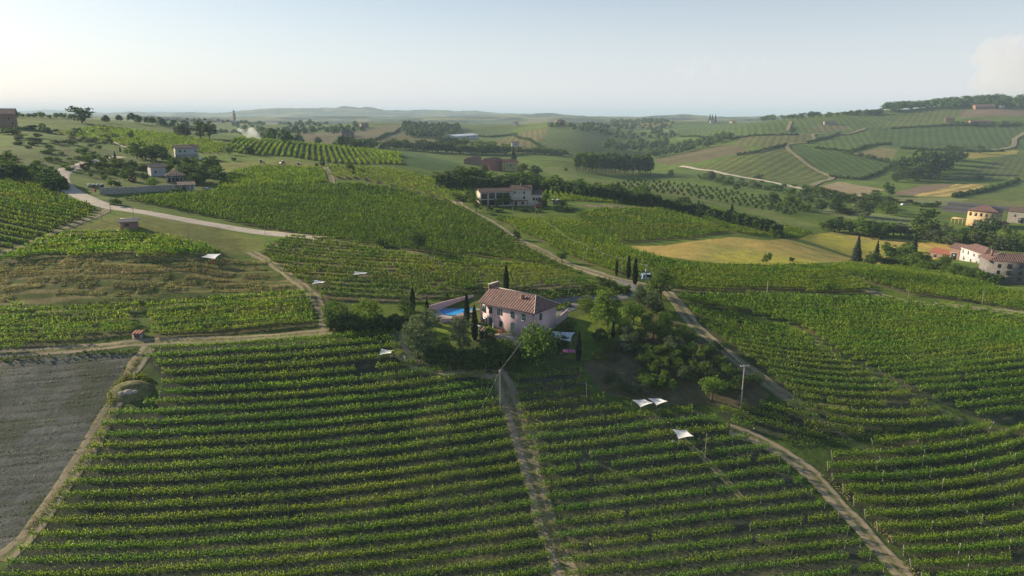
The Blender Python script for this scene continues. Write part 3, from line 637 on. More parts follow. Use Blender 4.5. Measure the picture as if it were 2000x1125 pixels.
def T(kind, px, base, tp, mat, label, wf=1.0, group=None, **k):
    p = at(px, base); t = top(px, tp, p[1]); return plant(kind, p, max(.6, t[2]-p[2]), mat, label, group, wf, **k)
def hedge(path, hgt, wid, mat, label, name='hedge', dens=1.0, cat='hedge', leafs=.3, zjit=.25, group=None, kind=None):
    """a dense band of leaf clumps along a path of photograph points"""
    W = np.array([at(*p)[:2] for p in path]); L = np.r_[0, np.cumsum(np.linalg.norm(np.diff(W, axis=0), axis=1))]
    cnt = int(L[-1]*max(hgt, .8)*wid*14*dens*(.3/leafs)**1.6); s = rng.random(cnt)*L[-1]
    x = np.interp(s, L, W[:, 0]); y = np.interp(s, L, W[:, 1]); i = np.clip(np.searchsorted(L, s)-1, 0, len(W)-2)
    d = (W[i+1]-W[i])/(L[i+1]-L[i])[:, None]; n_ = np.c_[-d[:, 1], d[:, 0]]
    lat = rng.uniform(-.5, .5, cnt)*wid*(.85+.4*vnoise(s/2.5, s*0, 3)); hh = hgt*(1-zjit+2*zjit*vnoise(s/2.2, s*0+5, 4)); zz = rng.random(cnt)**.8*hh
    lat = lat+(fbm(s/9, s*0+len(path)+W[0, 1], 7, 3)*1.6 if mat == 'straw' else 0); kk_ = (vnoise(s/3.3, s*0+W[0, 1], 9) > .3) if mat == 'straw' else np.ones(len(s), bool)
    p = (np.c_[x, y]+n_*lat[:, None])[kk_]; zz = zz[kk_]; cnt = len(zz); z = height(p[:, 0], p[:, 1])+zz; c = np.c_[p, z]
    a1 = runit(cnt); a2 = np.cross(a1, runit(cnt)); a2 /= np.linalg.norm(a2, axis=1)[:, None]; sc = leafs*rng.uniform(.6, 1.3, cnt)
    V, Fq = cards(c, a1, a2, sc, sc*.75); c0 = np.array([W[0, 0], W[0, 1], gz(*W[0])])
    o = mesh_np(name, V-c0, Fq, M[mat]); o.location = c0; tag(o, label, cat, group, kind); return o
# ---- round the villa
T('cypress', 989, 574, 519, 'leaf_cypress', 'tall dark cypress standing behind the red roof of the pink villa', 1.1)
T('cypress', 807, 608, 561, 'leaf_cypress', 'dark cypress left of the pool beside a round bush', 1.1)
T('cypress', 835, 634, 585, 'leaf_cypress', 'dark cypress at the left corner of the pool terrace', 1.2)
T('cypress', 912, 628, 574, 'leaf_cypress', 'slim cypress in front of the right end of the pool')
T('cypress', 927, 664, 597, 'leaf_cypress', 'tall cypress at the left corner of the pink villa', 1.1)
T('cypress', 1130, 706, 647, 'leaf_cypress', 'slim dark cypress on the lawn beside pink laundry', .9)
T('cypress', 1197, 667, 627, 'leaf_cypress', 'small dark cypress on the right edge of the lawn')
T('cypress', 1204, 538, 505, 'leaf_cypress', 'leftmost of three cypresses by the villa gate', .95)
T('cypress', 1227, 545, 499, 'leaf_cypress', 'middle cypress of the three by the villa gate')
T('cypress', 1240, 556, 504, 'leaf_cypress', 'rightmost of three cypresses by the villa gate')
T('ball', 718, 640, 580, 'leaf_bright', 'large round fresh green bush above the dark hedge')
T('ball', 656, 640, 584, 'leaf_mid', 'tall clipped rounded bush at the left end of the dark hedge', .9)
T('ball', 795, 612, 578, 'leaf_dark', 'dark round bush beside the cypress left of the pool')
T('round', 817, 700, 606, 'leaf_grey', 'big grey green broad tree below the pool', .92)
T('tall', 898, 690, 612, 'leaf_grey', 'feathery grey green tree in the lawn left of the villa', 1.1)
T('bush', 1050, 702, 622, 'leaf_mid', 'large spreading tree in front of the right corner of the villa', 1.2, name='deciduous_tree', cat='tree')
T('bush', 985, 704, 650, 'leaf_mid', 'medium green tree below the villa terrace', 1.1, name='deciduous_tree', cat='tree')
T('ball', 958, 706, 662, 'leaf_dark', 'dark round shrub below the villa terrace beside the hedge', 1.2)
T('ball', 1002, 724, 684, 'leaf_dark', 'dark round shrub above the white wire pole', 1.2)
T('bush', 925, 712, 676, 'leaf_dark', 'dark shrub at the bottom of the villa garden left of the round shrubs', 1.4)
T('bush', 956, 661, 634, 'leaf_bright', 'creeper covered pergola mound at the villa terrace steps', 1.1)
T('bush', 862, 684, 655, 'leaf_mid', 'green shrub right of the big grey green tree', 1.2)
T('bush', 833, 628, 612, 'leaf_grey', 'pale feathery shrub at the corner of the pool', 1.0)
T('tall', 1186, 646, 556, 'leaf_bright', 'tall fresh green tree at the top of the lawn', 1.25)
T('round', 1144, 610, 580, 'leaf_bright', 'low spreading fresh green tree beside the curved driveway', 1.5)
T('bush', 1186, 564, 538, 'leaf_dark', 'dark greyish shrub beside the drive above the tall tree', 1.5)
T('round', 1248, 598, 552, 'leaf_grey', 'light feathery tree with yellowish leaves by the driveway', .95)
T('round', 1274, 610, 562, 'leaf_grey', 'pale willowy tree just left of the oval gate tree', .95)
T('tall', 1289, 585, 515, 'leaf_mid', 'large oval tree beside the parked blue car', 1.35)
T('bush', 1218, 572, 552, 'leaf_dark', 'dark rounded shrub where the driveway bends', 1.5)
T('fruit', 1236, 634, 586, 'leaf_mid', 'dark leaved tree standing alone on the lawn', .95)
T('round', 1302, 650, 607, 'leaf_mid', 'rounded tree beside the track below the gate', 1.0)
T('bush', 1258, 594, 583, 'leaf_grey', 'low wide clipped juniper under the willowy tree', 2.2)
T('bush', 1100, 680, 650, 'leaf_dark', 'dark shrub under the white sail at the villa corner', .9)
T('bush', 1108, 655, 628, 'leaf_dark', 'dark trailing shrub on the wall right of the villa', 1.3)
T('bush', 1285, 612, 590, 'leaf_dark', 'dark shrub beneath the oval gate tree', 1.2)
T('bush', 1170, 668, 640, 'leaf_dark', 'shadowy shrub beneath the tall fresh green tree', 1.0)
# rows of the garden orchard; (x, base, top, kind, leaf)
orch = [(1276,664,618,'fruit','leaf_bright'),(1300,672,628,'fruit','leaf_bright'),(1318,680,640,'fruit','leaf_mid'),(1344,676,640,'fruit','leaf_mid'),(1332,660,632,'fruit','leaf_mid'),(1218,662,630,'bush','leaf_grey'),
(1252,668,640,'fruit','leaf_mid'),(1216,690,652,'bush','leaf_grey'),(1188,690,660,'bush','leaf_mid'),(1202,710,684,'bush','leaf_grey'),(1172,706,682,'bush','leaf_yellow'),(1240,690,664,'fruit','leaf_mid'),(1262,696,668,'fruit','leaf_mid'),
(1285,700,670,'fruit','leaf_mid'),(1312,694,652,'fruit','leaf_grey'),(1340,702,668,'fruit','leaf_mid'),(1362,712,672,'fruit','leaf_mid'),(1382,700,668,'fruit','leaf_dark'),(1290,726,694,'fruit','leaf_mid'),(1318,716,690,'fruit','leaf_dark'),
(1345,728,700,'fruit','leaf_mid'),(1374,736,702,'fruit','leaf_mid'),(1400,722,690,'fruit','leaf_mid'),(1330,742,716,'fruit','leaf_grey'),(1398,752,722,'fruit','leaf_dark'),(1424,742,708,'fruit','leaf_mid'),(1446,760,728,'fruit','leaf_dark'),(1430,774,744,'fruit','leaf_dark'),
(1192,748,716,'bush','leaf_grey'),(1208,764,732,'bush','leaf_grey'),(1236,772,742,'bush','leaf_grey'),(1262,768,740,'bush','leaf_grey'),(1284,762,742,'bush','leaf_mid'),(1390,782,730,'fruit','leaf_bright'),(1476,756,724,'fruit','leaf_dark'),(1406,690,664,'fruit','leaf_dark'),(1300,632,606,'fruit','leaf_mid'),(1262,640,612,'fruit','leaf_mid')]
ogroups = {'leaf_bright': 'fresh green', 'leaf_mid': 'mid green', 'leaf_dark': 'dark green', 'leaf_grey': 'grey green', 'leaf_yellow': 'yellowish'}
random.seed(5)
for _i in range(36):
    _u, _v = random.random(), random.random()
    _x = 1165+_v*95+_u*(120+_v*70)+random.uniform(-5, 5); _y = 655+_v*105+_u*_v*18+random.uniform(-4, 4)
    if 1395 < _x < 1420 and _y > 740: continue
    if _x > 1290+(_y-640)*1.25: continue
    orch.append((_x, _y, _y-random.uniform(20, 32), random.choice(['fruit', 'fruit', 'bush']), random.choice(['leaf_mid', 'leaf_bright', 'leaf_mid', 'leaf_grey', 'leaf_bright'])))
cnts = {}
for (x, b_, t_, k_, m_) in sorted(orch, key=lambda q: q[0]):
    i = cnts.get((k_, m_), 0); cnts[(k_, m_)] = i+1
    T(k_, x, b_, t_, m_, '%s %s in the garden orchard right of the lawn, %s from the left' % (ogroups[m_], 'tree' if k_ == 'fruit' else 'bush', ordinal(i)), 1.0, 'trees and bushes of the garden orchard')
hedge([(642,646),(700,650),(760,648),(800,640)], 4.2, 2.6, 'leaf_dark', 'long dark clipped hedge left of the villa garden', dens=1.5)
hedge([(826,704),(870,712),(930,716),(975,720)], 3.2, 3.2, 'leaf_dark', 'dark hedge along the bottom of the villa garden', dens=1.4)
hedge([(862,586),(905,574),(945,570)], 2.2, 1.2, 'leaf_dark', 'dark hedge behind the pink pool wall')
hedge([(1000,578),(1050,582),(1100,580),(1165,572)], 2.4, 1.6, 'leaf_dark', 'dark hedge between the driveway and the vineyard')
hedge([(1325,582),(1400,580),(1500,581),(1600,584),(1730,588)], 1.5, 1.6, 'leaf_dark', 'long low dark hedge on top of the right hillside', dens=.8)
hedge([(1195,590),(1180,596),(1150,598)], .8, 1.0, 'leaf_mid', 'low hedge along the inside of the driveway bend')
hedge([(1082,606),(1096,600),(1112,596)], .7, 2.2, 'leaf_bright', 'planted bed in the middle of the curved driveway', cat='flower bed', name='planted_bed')
hedge([(270,688),(180,692),(100,700),(0,706)], .9, 1.2, 'leaf_dark', 'dark overgrown bank above the tilled field', dens=.6)
hedge([(0,606),(150,600),(300,588),(450,580),(600,570)], .8, 1.4, 'leaf_dark', 'rough dark bank under the straw coloured terraces', dens=.5)
M['straw'] = leafmat('straw_grass', (.44, .36, .19), (.30, .29, .12), .3, .5, .05)
for _k, _b in enumerate([(516, 508, 512, 508, 515), (527, 518, 521, 518, 526), (539, 529, 531, 529, 540), (552, 541, 543, 542, 552), (567, 555, 556, 554, 562), (584, 570, 571, 566, 569)]):
    hedge([(-20, _b[0]+2), (110, _b[1]+2), (260, _b[2]), (400, _b[3]), (520 if _k < 4 else 560, _b[4])], .4, 2.4, 'straw', 'dry straw coloured grass along terrace %s from the top' % ordinal(_k), name='tall_grass', cat='grass', leafs=.15, dens=.75, zjit=.6, kind='stuff')
hedge([(268,700),(232,750),(226,800),(195,850),(128,950),(60,1038)], .5, 1.6, 'straw', 'dry grass on the verge of the tilled field', name='tall_grass', cat='grass', leafs=.13, dens=.5, zjit=.5, kind='stuff')
hedge([(1020,790),(1035,860),(1062,935),(1078,1010),(1098,1080),(1122,1150)], .45, 1.2, 'straw', 'dry grass along the right verge of the central track', name='tall_grass', cat='grass', leafs=.13, dens=.5, zjit=.5, kind='stuff')
hedge([(1530,880),(1610,930),(1665,990),(1730,1055),(1795,1130)], .45, 1.4, 'straw', 'dry grass along the verge of the lower right track', name='tall_grass', cat='grass', leafs=.13, dens=.5, zjit=.5, kind='stuff')
hedge([(1530,862),(1620,858),(1700,850),(1800,842)], .6, 3.0, 'leaf_mid', 'rough grass in the dip between the right hand vineyards', name='rough_grass', cat='grass', leafs=.15, dens=.5, zjit=.5, kind='stuff')
for _k, _p in enumerate([[(1440,304),(1480,298),(1536,284)], [(1620,346),(1680,352),(1745,320)], [(1575,280),(1640,262)], [(1590,290),(1660,297),(1740,282)], [(1550,250),(1545,258)], [(1330,268),(1430,272),(1560,264)], [(1740,252),(1850,246),(1990,246)], [(650,284),(740,272),(785,250)], [(1000,262),(1060,292),(1110,302)], [(900,262),(960,268),(1010,262)], [(1760,290),(1880,296),(1960,296)], [(1860,386),(1930,372),(1990,352)]]):
    hedge(_p, 2.6, 2.6, 'leaf_dark', 'dark field hedge on the far hills, %s of the far field hedges' % ordinal(_k), name='field_hedge', leafs=1.1, zjit=.8, dens=1.0, group='hedges between the far fields')
T('round', 1062, 404, 386, 'leaf_dark', 'dark tree against the right wing of the long farmhouse', 1.2)
T('round', 972, 404, 388, 'leaf_mid', 'small tree between the barn pillars and the yellow green tree', 1.2)
T('round', 1100, 404, 388, 'leaf_dark', 'dark tree beyond the machines right of the farmhouse', 1.3)
T('bush', 1020, 412, 403, 'leaf_dark', 'dark shrub on the bank right in front of the farmhouse', 2.2)
T('bush', 975, 414, 405, 'leaf_mid', 'green shrub on the bank left in front of the farmhouse', 2.0)
# ---- middle distance single trees
T('bush', 744, 482, 461, 'leaf_dark', 'wide dark bush at the vineyard edge left of the taller tree', 1.0)
T('round', 817, 492, 448, 'leaf_dark', 'dark shaggy tree alone on the path between two vineyards', 1.0)
T('round', 1010, 468, 448, 'leaf_dark', 'small dark tree beside the dirt road above the fields')
T('fruit', 1098, 512, 488, 'leaf_mid', 'small slender tree on the left edge of the dirt road')
T('round', 1510, 466, 447, 'leaf_mid', 'round bush like tree on the upper edge of the golden meadow')
T('round', 1497, 514, 492, 'leaf_mid', 'round tree on the lower edge of the golden meadow')
T('bush', 1546, 510, 500, 'leaf_dark', 'small dark bush in the golden meadow')
T('bush', 1608, 570, 548, 'leaf_bright', 'fresh green bush between two vineyards on the right hill', 1.0)
T('round', 930, 414, 378, 'leaf_mid', 'dark green tree at the left end of the long farmhouse', .9)
T('bush', 900, 392, 376, 'leaf_dark', 'dark bush left of the long farmhouse', 1.8)
T('round', 918, 392, 366, 'leaf_dark', 'dark tree behind the left end of the long farmhouse', 1.0)
T('round', 988, 402, 376, 'leaf_yellow', 'yellow green round tree in front of the long farmhouse', 1.25)
T('bush', 957, 412, 398, 'leaf_dark', 'small bush in front of the farm building', 1.0)
T('fruit', 1065, 396, 377, 'leaf_mid', 'small tree at the right end of the long farmhouse', 1.0)
T('bush', 1085, 412, 399, 'leaf_dark', 'dark shrub on the bank below the farmhouse yard', 2.0)
T('bush', 1110, 412, 401, 'leaf_mid', 'low green shrub at the right end of the farmhouse bank', 2.0)
T('bush', 1045, 414, 404, 'leaf_dark', 'low dark shrub beneath the farmhouse yard', 2.5)
# valley wood behind the farmhouse: trees one can tell apart along the belt
belt = [(866,366,334),(880,362,330),(897,358,322),(915,360,324),(932,362,328),(950,362,334),(968,366,338),(988,368,340),(1005,368,336),(1024,368,332),(1042,370,334),(1060,372,340),(1082,374,338),(1100,376,346),(1122,378,348),(1142,380,352),(1160,384,356),(1180,388,358),(1200,388,352),(1216,392,366),(1236,396,368),(1252,396,362),(1270,400,378),(1290,404,386),(1312,408,388),(1334,410,382),(1352,414,396)]
for i, (x, b_, t_) in enumerate(belt):
    T('round', x, b_, t_, ['leaf_mid', 'leaf_dark', 'leaf_mid'][i % 3], 'tree of the belt behind the long farmhouse, %s from the left' % ordinal(i), 1.45, 'tree belt behind the long farmhouse')
hedge([(862,368),(950,368),(1060,374),(1150,386),(1250,400),(1350,418),(1430,440),(1520,462)], 5.5, 9, 'leaf_dark', 'undergrowth under the tree belt behind the farmhouse', name='thicket', cat='thicket', leafs=.8, zjit=.4, kind='stuff')
T('cypress', 1364, 404, 391, 'leaf_cypress', 'small cypress at the right end of the tree belt', 1.6)
T('cypress', 1429, 418, 399, 'leaf_cypress', 'dark pointed tree on the bank right of the tree belt', 1.6)
T('fir', 1003, 329, 287, 'leaf_fir', 'tall dark conifer behind the yellow house', 1.1)
T('round', 1020, 338, 318, 'leaf_dark', 'dark tree at the right side of the yellow house', 1.3)
T('round', 1045, 344, 320, 'leaf_dark', 'broad dark tree on the slope right of the yellow house', 1.3)
T('tall', 948, 344, 318, 'leaf_dark', 'dark tree left of the red house', 1.2)
# poplar grove
for i in range(52):
    a = i/51; row_ = i % 3
    x = 1124+a*146+random.uniform(-2, 2); b_ = 334+a*9-row_*2.2; tp = (299+a*4)-row_*1.5+random.uniform(-2, 2)
    T('poplar', x, b_, tp, 'leaf_mid' if a < .35 else 'leaf_dark', 'slim poplar of the dense dark grove on the valley floor', 1.25, 'poplars of the valley grove')
# right valley trees (x, base, top, kind, leaf, words)
for q in [(1672,512,458,'fir','leaf_fir','broad dark conifer left of the valley houses',1.05),(1711,505,470,'fir','leaf_fir','small blue green conifer beside the broad one',.95),(1784,492,454,'fir','leaf_fir','dark spiky conifer behind the valley garden',.9),
 (1738,508,474,'round','leaf_mid','round green tree between the valley conifers',1.0),(1766,510,470,'round','leaf_mid','big round tree in the valley garden',1.1),(1800,518,488,'bush','leaf_mid','green shrub mass below the valley conifers',1.3),
 (1840,528,495,'round','leaf_mid','green tree in front of the white house',1.1),(1865,540,510,'bush','leaf_mid','green bush on the slope below the white house',1.3),(1820,530,508,'bush','leaf_dark','dark bush in the valley garden slope',1.3),
 (1890,545,520,'bush','leaf_mid','bush at the foot of the white house garden',1.4),(1920,552,528,'bush','leaf_mid','green bush left of the grey house',1.2),(1942,556,534,'bush','leaf_dark','dark bush against the wall of the grey house',1.2),(1914,532,516,'bush','leaf_yellow','yellow green bush between the white and grey houses',1.0),
 (1700,515,496,'bush','leaf_dark','dark bush at the foot of the small blue green conifer',1.4),(1740,520,502,'bush','leaf_dark','dark bush in the row along the vineyard crest',1.5),(1775,524,508,'bush','leaf_dark','dark reddish shrub above the crest vineyard',1.5),
 (1630,452,418,'round','leaf_dark','dark round tree at the corner of the golden meadow',1.1),(1690,462,424,'round','leaf_bright','broad fresh green tree behind the golden meadow',1.4),(1720,466,434,'round','leaf_mid','green tree right of the broad fresh one',1.2),
 (1632,418,380,'tall','leaf_dark','tall dark tree standing on the valley meadow',1.3),(1684,424,388,'round','leaf_grey','wide grey tree beside the pond field',1.3),(1805,455,402,'tall','leaf_dark','tall dark tree left of the long yellow building',1.5),(1790,452,424,'round','leaf_bright','fresh green tree beside the tall dark valley tree',1.1),
 (1822,458,432,'round','leaf_dark','dark round tree below the tall valley tree',1.2),(1848,466,432,'tall','leaf_grey','slender grey tree in front of the yellow building',1.1),(1872,474,440,'round','leaf_dark','dark tree between grey ones above the white house',1.1),(1910,466,424,'round','leaf_grey','large grey willow covering the yellow building corner',1.2),(1926,470,428,'round','leaf_dark','dark tree beside the large grey willow',1.0),
 (1935,476,448,'round','leaf_grey','small grey tree below the willow',1.1),(1970,482,440,'round','leaf_mid','green tree at the right above the grey house',1.1),(1988,488,456,'round','leaf_mid','green tree at the right edge above the grey house',1.1),(1955,486,464,'bush','leaf_mid','round bush above the grey house roof',1.2),
 (1540,405,378,'round','leaf_mid','mid green tree on the orchard slope',1.1),(1555,404,382,'round','leaf_bright','fresh green tree on the orchard slope',1.1),(1510,398,374,'round','leaf_dark','dark tree at the upper end of the valley plantation',1.1),(1605,412,386,'round','leaf_dark','round dark tree left of the tall valley tree',1.1),(1570,412,392,'bush','leaf_mid','bush among the valley plantation',1.2),
 (1388,354,330,'round','leaf_grey','grey tree beside the valley road',1.1),(1418,362,346,'bush','leaf_mid','green bush beside the valley road',1.2),(1370,350,336,'bush','leaf_mid','small round bush left of the grey road tree',1.2),(1410,352,340,'round','leaf_grey','small grey tree on the valley road verge',1.2),(1438,372,356,'round','leaf_dark','dark tree at the edge of the valley road field',1.0),(1310,346,330,'round','leaf_grey','small grey tree at the right end of the poplar grove',1.0),
 (1105,334,327,'ball','leaf_dark','single dark round bush on the open meadow',1.2),(1737,382,356,'round','leaf_dark','dark tree at the left tip of the brown plot',1.0),(1832,402,392,'round','leaf_dark','small dark tree by the dark greenhouse roofs',1.6),(1915,300,283,'round','leaf_dark','single dark tree at the end of the yellow band',1.1),(1913,352,342,'bush','leaf_dark','small dark bush on the far right slope',1.4),
 (1612,376,366,'round','leaf_dark','dark tree along the valley stream, under the straw field',1.4),(1630,384,370,'round','leaf_dark','dark stream tree right of the straw field corner',1.3),(1662,386,374,'bush','leaf_mid','green bush by the valley stream',1.5),(1710,382,370,'bush','leaf_mid','green bush between straw and brown plots',1.6),(1480,350,338,'bush','leaf_dark','dark bush on the valley road bank',1.4)]:
    T(q[3], q[0], q[1], q[2], q[4], q[5], q[6])
# clump on the right hillside
for i, (x, b_, t_) in enumerate(sorted([(1762,345,308),(1780,348,300),(1800,346,290),(1818,344,294),(1836,338,292),(1770,352,320),(1790,354,316),(1812,350,310),(1840,330,300),(1856,322,290),(1862,312,282),(1880,312,296),(1758,338,318),(1752,356,330)])):
    T('round', x, b_, t_, 'leaf_dark', 'tree of the dark clump on the right hillside, %s from the left' % ordinal(i), 1.35, 'dark tree clump on the right hillside')
# plantation rows on the valley slope
k_ = 0
for r_ in range(5):
    for c_ in range(26):
        t_ = c_/25; x = 1225+t_*345-r_*9+10+random.uniform(-2, 2); y = 353+t_*t_*24+t_*30+r_*3.6
        p = at(x, y+random.uniform(-.6, .6)); plant('bush', p, random.uniform(3.4, 5), 'leaf_dark', 'planted bush on the valley slope, %s row, %s from the left' % (ordinal(r_), ordinal(c_)), 'planted bushes on the valley slope', .62, name='orchard_bush')
# left hillside
for q in [(160,240,206,'round','leaf_dark','big round tree alone on the left skyline',1.45),(358,268,240,'round','leaf_dark','dark tree left of the brick house on the ridge',1.1),(392,270,231,'tall','leaf_dark','tall dark tree right of the ridge brick house',1.4),(410,272,232,'tall','leaf_dark','tall dark tree of the ridge pair, right one',1.3),
 (268,310,273,'round','leaf_mid','rounded tree by the bend left of the white house',1.1),(296,304,280,'round','leaf_bright','fresh green tree left of the white house',1.0),(318,306,280,'round','leaf_dark','dark tree touching the left of the white house',1.3),(248,302,287,'round','leaf_bright','pale green tree on the road bend',1.0),(235,296,286,'fir','leaf_fir','dark conifer top behind the bend',1.1),
 (226,318,295,'fir','leaf_fir','dark narrow conifer beside the road',.9),(175,330,308,'round','leaf_dark','dark tree where the road bends behind the garden',1.0),(243,352,332,'round','leaf_mid','round garden tree above the stone wall',1.0),(259,356,342,'ball','leaf_red','round copper leaved tree in the garden',1.1),(217,364,347,'round','leaf_bright','fresh green tree right of the rubbish bins',1.0),
 (298,362,346,'ball','leaf_bright','clipped light green bush at the house terrace',1.2),(163,332,318,'round','leaf_red','dark reddish bush beside the road bend',1.0),(177,346,334,'round','leaf_mid','small garden tree near the road fence',1.0),(200,344,332,'round','leaf_mid','small garden tree right of the road fence',1.0),(360,352,324,'round','leaf_dark','dark tree behind the lower house, left one',1.1),(376,356,322,'round','leaf_dark','dark tree behind the lower house, right one',1.1),
 (415,338,302,'round','leaf_dark','large dark tree right of the white house',1.1),(405,334,310,'round','leaf_mid','mid green tree left of the large dark one',1.0),(382,326,308,'round','leaf_bright','light green tree below the white house',1.0),(430,356,334,'bush','leaf_dark','dark bush right of the lower house',1.3),(345,380,362,'bush','leaf_dark','ivy covered bush on the stone wall',1.3),
 (446,302,285,'round','leaf_mid','small round tree in the field right of the white house',1.1),(488,302,281,'round','leaf_dark','dark round tree at the corner of the striped vineyard',1.1),(457,314,304,'bush','leaf_dark','small dark bush below the round field tree',1.1),(470,262,255,'round','leaf_dark','dark tree near the white smoke',1.2),(227,400,384,'bush','leaf_dark','dark round bush beside the road under the stone wall',1.3),(270,456,448,'bush','leaf_dark','small dark bush at the right side of the brick field hut',1.0),
 (590,310,296,'round','leaf_mid','small tree in the striped vineyard',1.0),(630,324,312,'bush','leaf_dark','dark bush at the head of the grassy path',1.0),(683,332,314,'round','leaf_mid','tree between the striped and pale vineyards',1.1),(691,341,333,'bush','leaf_dark','small dark bush beside the pale vineyard',1.0),(618,326,318,'bush','leaf_dark','low dark bush by the parked machines',1.0),
 (622,283,265,'round','leaf_dark','dark tree beyond the striped vineyard crest',1.1),(256,272,252,'round','leaf_mid','thin tree on the left ridge vineyard',.8),(83,252,240,'ball','leaf_dark','small dark round tree below the brick farm',1.1),(60,255,243,'bush','leaf_dark','dark shrub under the left brick farm',2.0),(20,262,245,'bush','leaf_dark','dark shrub at the far left edge under the brick farm',2.0)]:
    T(q[3], q[0], q[1], q[2], q[4], q[5], q[6])
_a = sorted((random.uniform(15, 225), random.uniform(254, 292)) for _ in range(44)); _b2 = sorted((random.uniform(0, 190), random.uniform(296, 336)) for _ in range(44))
for i in range(88):      # olive like shrubs and meadow scrub
    x, y = (_a, _b2)[i % 2][i//2]
    T('bush', x, y, y-random.uniform(6, 12), 'leaf_grey' if i % 2 == 0 else 'leaf_mid', ['grey olive like shrub on the left hillside, ', 'green scrub bush on the rough left meadow, '][i % 2]+ordinal(i//2)+' from the left', 1.7, ['olive shrubs on the left hillside', 'scrub on the left meadow'][i % 2])
hedge([(0,352),(40,346),(80,350),(112,372)], 4.5, 9, 'leaf_dark', 'dark scrub along the foot of the left meadow', name='scrub', cat='scrub', leafs=.6, zjit=.45)
hedge([(200,377),(250,375),(310,371),(350,369)], 1.0, 1.2, 'leaf_dark', 'dark hedge along the top of the stone wall', dens=1.3)
for _i, (_x, _b, _t) in enumerate([(285,312,286),(305,314,288),(328,318,296),(340,324,304),(372,330,306),(392,344,318),(350,346,326),(382,362,336),(398,356,330),(210,330,314),(232,332,316),(262,330,312),(205,352,340),(230,366,352),(282,352,336),(425,348,322)]):
    T('round', _x, _b, _t, 'leaf_dark' if _i % 3 else 'leaf_mid', 'full tree close to the hillside houses, %s of that group' % ordinal(_i), 1.35, 'full trees close to the hillside houses')
# house garden trees between the two houses
for i, x in enumerate(sorted(random.uniform(185, 410) for _ in range(32))):
    y = random.uniform(318, 344)
    T('round', x, y, y-random.uniform(10, 19), random.choice(['leaf_dark', 'leaf_mid', 'leaf_mid']), 'garden tree between the two hillside houses, %s from the left' % ordinal(i), 1.45, 'garden trees between the hillside houses')
def wood(pts, n_, hm, mat, label, name='woodland', sz=2.2):
    """a far-off wood that reads as one mass; outline given along the skyline is carried back over the crest"""
    P = []
    for (a_, b_) in pts:
        for q_ in range(40):
            aa, ee = ray(a_, b_+q_); zz = height(aa*MLY, MLY)
            if (zz > ZC+ee*MLY).any(): break
        p_ = np.array(at(a_, b_+q_)[:2]); P.append(p_*(1.05 if q_ > 0 else 1.0))
    P = np.array(P); x = rng.uniform(P[:, 0].min(), P[:, 0].max(), n_*6); y = rng.uniform(P[:, 1].min(), P[:, 1].max(), n_*6)
    m = inpoly(P, x, y); x, y = x[m][:n_], y[m][:n_]; k = len(x); per = 46
    h = hm*rng.uniform(.6, 1.2, k); i = np.repeat(np.arange(k), per); u = runit(k*per); u[:, 2] = np.abs(u[:, 2])*1.1-.15
    r = h[i]*.42; c = np.c_[x[i], y[i], height(x, y)[i]+h[i]*.36]+u*np.c_[r, r, h[i]*.5]*rng.uniform(.7, 1.05, (k*per, 1))
    a1 = np.cross(u, runit(k*per)); a1 /= np.linalg.norm(a1, axis=1)[:, None]; a2 = np.cross(u, a1); sc = sz*rng.uniform(.6, 1.2, k*per)
    V, Fq = cards(c, a1, a2, sc, sc*.8); o = mesh_np(name, V, Fq, M[mat]); tag(o, label, 'wood', None, 'stuff')
# ---- far woods: trees along ridges and in the valleys
def line_trees(pts, n_, hpx, label, group, mat=('leaf_dark', 'leaf_mid'), kind='round', jit=3, wf=1.5, asw=False):
    spots = []
    L = np.linspace(0, len(pts)-1, n_)
    for t in L:
        i = min(int(t), len(pts)-2); f = t-i; x = pts[i][0]*(1-f)+pts[i+1][0]*f+random.uniform(-jit, jit); y = pts[i][1]*(1-f)+pts[i+1][1]*f+random.uniform(-jit, jit)*.35
        spots.append((x, y))
    for i, (x, y) in enumerate(sorted(spots)): T(kind, x, y, y-hpx*random.uniform(.8, 1.4), random.choice(mat), label+', %s from the left' % ordinal(i), wf, group)
wood([(635,252),(700,246),(712,262),(690,272),(655,290),(760,292),(760,286),(700,282),(640,262)], 44, 15, 'leaf_dark', 'hazy dark trees scattered over the brown hill left of centre')
wood([(785,258),(850,256),(890,262),(890,270),(800,272)], 60, 14, 'leaf_dark', 'dark hazy wood on the slope above the white warehouse')
line_trees([(690,292),(760,290),(830,296),(900,300),(950,302),(990,300)], 30, 18, 'valley tree between the green field and the white sheds', 'valley trees beyond the green field')
line_trees([(860,284),(930,286),(960,296)], 12, 14, 'tree below the white sheds in the valley', 'trees below the white sheds')
line_trees([(1010,300),(1060,302),(1100,304)], 12, 12, 'small dark tree at the foot of the central hill', 'trees at the foot of the central hill')
wood([(1068,252),(1070,246),(1120,244),(1180,248),(1200,258),(1280,258),(1325,258),(1325,268),(1200,270),(1120,256)], 110, 13, 'leaf_dark', 'dark woods on top of the central hill')
wood([(1178,296),(1180,286),(1250,284),(1302,280),(1302,290),(1240,298)], 60, 19, 'leaf_dark', 'dark trees in the hollow behind the poplar grove')
wood([(1262,310),(1330,300),(1390,288),(1430,273),(1428,266),(1390,276),(1330,288),(1262,300)], 150, 15, 'leaf_dark', 'dark diagonal tree belt climbing the right hill', sz=1.6, name='tree_belt')
line_trees([(1490,236),(1560,232),(1640,226),(1700,224),(1720,222)], 30, 9, 'dark tree along the right skyline', 'trees along the right skyline')
line_trees([(1590,370),(1520,362),(1440,352),(1380,350)], 12, 6, 'bush on the verge of the valley road', 'bushes along the valley road', kind='bush')
line_trees([(1690,384),(1740,394),(1800,404),(1830,404)], 20, 8, 'dark bush in the hedge along the stream', 'stream hedge bushes', kind='bush', mat=('leaf_dark',))
